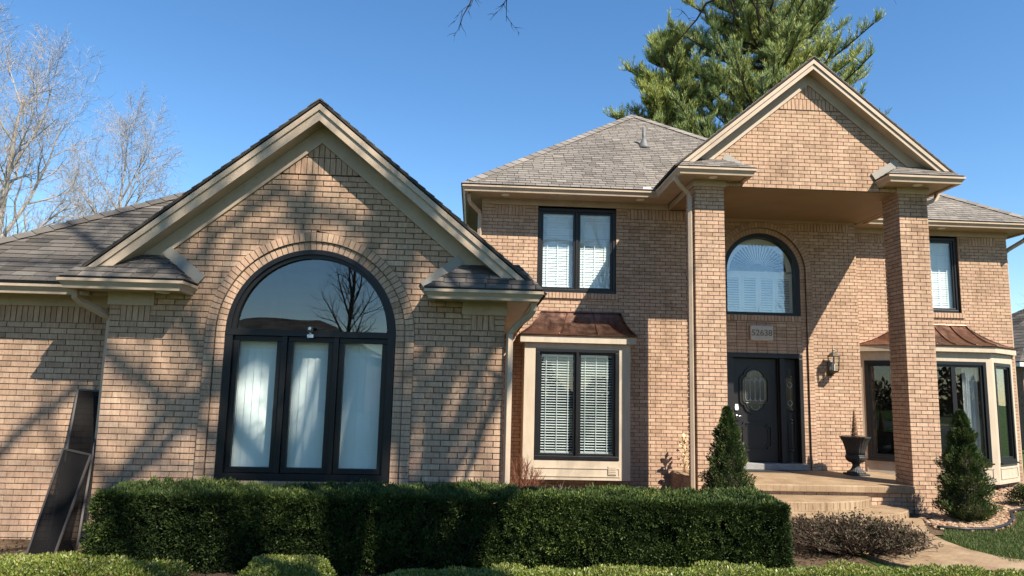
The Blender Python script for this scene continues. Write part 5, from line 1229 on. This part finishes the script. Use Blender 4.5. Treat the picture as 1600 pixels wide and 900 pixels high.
plain_house('neighbor_house', 21.9, 34, 28.0, 37, 3.45, .62, 'neighbouring house with grey roof at the right edge of the photo', [(22.05, 23.4, 1.2, 2.75), (24.6, 26.2, 1.0, 2.75), (28, 30, 1.0, 2.75)], -1)
# parked blue car beside the neighbour's house
car = empty('parked_car', (22.6, 25.3, 0), 'blue car parked beside the neighbouring house at the right edge', 'car')
def car_at(cx, cy):
    prof = [(-2.1, .35), (-2.15, .62), (-1.95, .80), (-1.2, .88), (-.65, 1.36), (.7, 1.40), (1.45, .95), (2.05, .88), (2.15, .6), (2.1, .35)]
    m = MB(); m.prism_xz([(cx + a, z) for a, z in prof][::-1], cy - .85, cy + .85); m.build('body', 'car_blue', car, bevel=.08)
    m = MB()
    for s_ in (-1, 1): m.prism_xz([(cx - .95, .92), (cx - .6, 1.30), (cx + .6, 1.33), (cx + 1.15, .97)][::-1], cy + s_ * .853 - .004, cy + s_ * .853 + .004)
    m.build('side_glass', 'far_glass', car)
    for wx in (-1.35, 1.35):
        for wy in (-.80, .80):
            m = MB(); m.tube([(cx + wx, cy + wy - .1, .33), (cx + wx, cy + wy + .1, .33)], .33, 20); w_ = m.build('wheel', 'tyre', car, True); m = MB(); m.tube([(cx + wx, cy + wy - .105, .33), (cx + wx, cy + wy + .105, .33)], .19, 14); m.build('rim', 'steel', w_)
    for wy in (-.6, .6): m = MB(); m.box(cx - 2.17, cx - 2.08, cy + wy - .16, cy + wy + .16, .62, .74); m.build('headlight', 'white_plastic', car)
car_at(22.6, 25.3)
# slim bare tree at the right edge
bare_tree((17.2, 19.5, 0), 7.2, .09, 91, 'bark', 'slim bare tree whose twigs show at the right edge above the neighbouring roof', 3)

# ================================================================== GROUND DETAIL
# river stones in the bed at right
n = 2600; m = MB(); random.seed(5); cnt = 0
ico = [(0, 0, 1), (.89, 0, .45), (.28, .85, .45), (-.72, .53, .45), (-.72, -.53, .45), (.28, -.85, .45), (.72, .53, -.45), (-.28, .85, -.45), (-.89, 0, -.45), (-.28, -.85, -.45), (.72, -.53, -.45), (0, 0, -1)]
icf = [(0, 1, 2), (0, 2, 3), (0, 3, 4), (0, 4, 5), (0, 5, 1), (1, 6, 2), (2, 7, 3), (3, 8, 4), (4, 9, 5), (5, 10, 1), (6, 7, 2), (7, 8, 3), (8, 9, 4), (9, 10, 5), (10, 6, 1), (11, 7, 6), (11, 8, 7), (11, 9, 8), (11, 10, 9), (11, 6, 10)]
bedp = [(6.72, 10.45), (7.05, 10.30), (7.5, 10.38), (8.0, 10.75), (8.5, 11.3), (9.0, 12.0), (9.8, 12.55), (11.0, 12.9), (13, 13.0), (13, 14.85), (7.4, 14.85), (7.9, 12.0), (7.3, 11.7), (6.95, 11.2)]
def inside(p, poly):
    c = False
    for q in range(len(poly)):
        a, b = poly[q - 1], poly[q]
        if (a[1] > p[1]) != (b[1] > p[1]) and p[0] < (b[0] - a[0]) * (p[1] - a[1]) / (b[1] - a[1]) + a[0]: c = not c
    return c
while cnt < 5200:
    x, y = random.uniform(6.7, 13), random.uniform(10.25, 14.85)
    if not inside((x, y), bedp): continue
    if random.random() > 1.25 - (y - 10) * .16: continue
    s_ = random.uniform(.018, .042); rz = random.random() * 6.28; c_, sn = math.cos(rz), math.sin(rz); ax, ay, az_ = s_ * random.uniform(.9, 1.7), s_, s_ * random.uniform(.5, .8); z_ = .015 + random.uniform(0, .02) + .03 * max(0, y - 12.5)
    m.add([(x + (a * ax * c_ - b * ay * sn), y + (a * ax * sn + b * ay * c_), z_ + c * az_) for a, b, c in ico], icf, random.random()); cnt += 1
o = m.build('river_stones', 'river_stone'); tag(o, kind='stuff')
ed = MB(); ep = bedp[:9]; dense = []
for q in range(len(ep) - 1):
    for j in range(4): dense.append(tuple(Vector((*ep[q], .045)).lerp(Vector((*ep[q + 1], .045)), j / 4)))
ed.tube(dense, .022, 7); o = ed.build('bed_edging', 'edging', None, True); tag(o, 'black plastic edging curving between the lawn and the stone bed', 'edging')
# lawn blades at right (stuff)
lawnp = [(6.2, 8.3), (14, 8.3), (14, 12.9), (11, 12.8), (9.8, 12.45), (9.0, 11.9), (8.5, 11.2), (8.0, 10.65), (7.5, 10.3), (7.05, 10.22), (6.75, 10.35), (6.45, 9.9), (6.28, 9.3)]
n = 150000; XY = np.stack([rng.uniform(6.2, 12.5, n), rng.uniform(8.3, 12.8, n)], 1)
xs, ys = XY[:, 0], XY[:, 1]; ins = np.zeros(n, bool)
for q in range(len(lawnp)):
    (ax, ay), (bx, by) = lawnp[q - 1], lawnp[q]
    with np.errstate(divide='ignore', invalid='ignore'): hit_ = ((ay > ys) != (by > ys)) & (xs < (bx - ax) * (ys - ay) / (by - ay + 1e-12) + ax)
    ins ^= hit_
XY = XY[ins]; P = np.concatenate([XY, np.zeros((len(XY), 1))], 1); D = unit(len(P)) * .5 + np.array([0, 0, 1.]); L_ = rng.uniform(.03, .075, len(P))
o = np_quads('lawn_grass', leaf_quads(P, D, L_, np.full(len(P), .006), .06), 'grass_blade'); tag(o, kind='stuff')
# leaf litter and mulch at the foot of the hedge and the left wall
n = 5000; P = np.stack([rng.uniform(-6, 4.4, n), rng.uniform(6.8, 9.0, n), rng.uniform(.01, .035, n)], 1); D = unit(n) * np.array([1, 1, .25]); L_ = rng.uniform(.02, .055, n)
o = np_quads('leaf_litter', leaf_quads(P, D, L_, L_ * .5, .1), 'dry_leaf'); tag(o, kind='stuff')
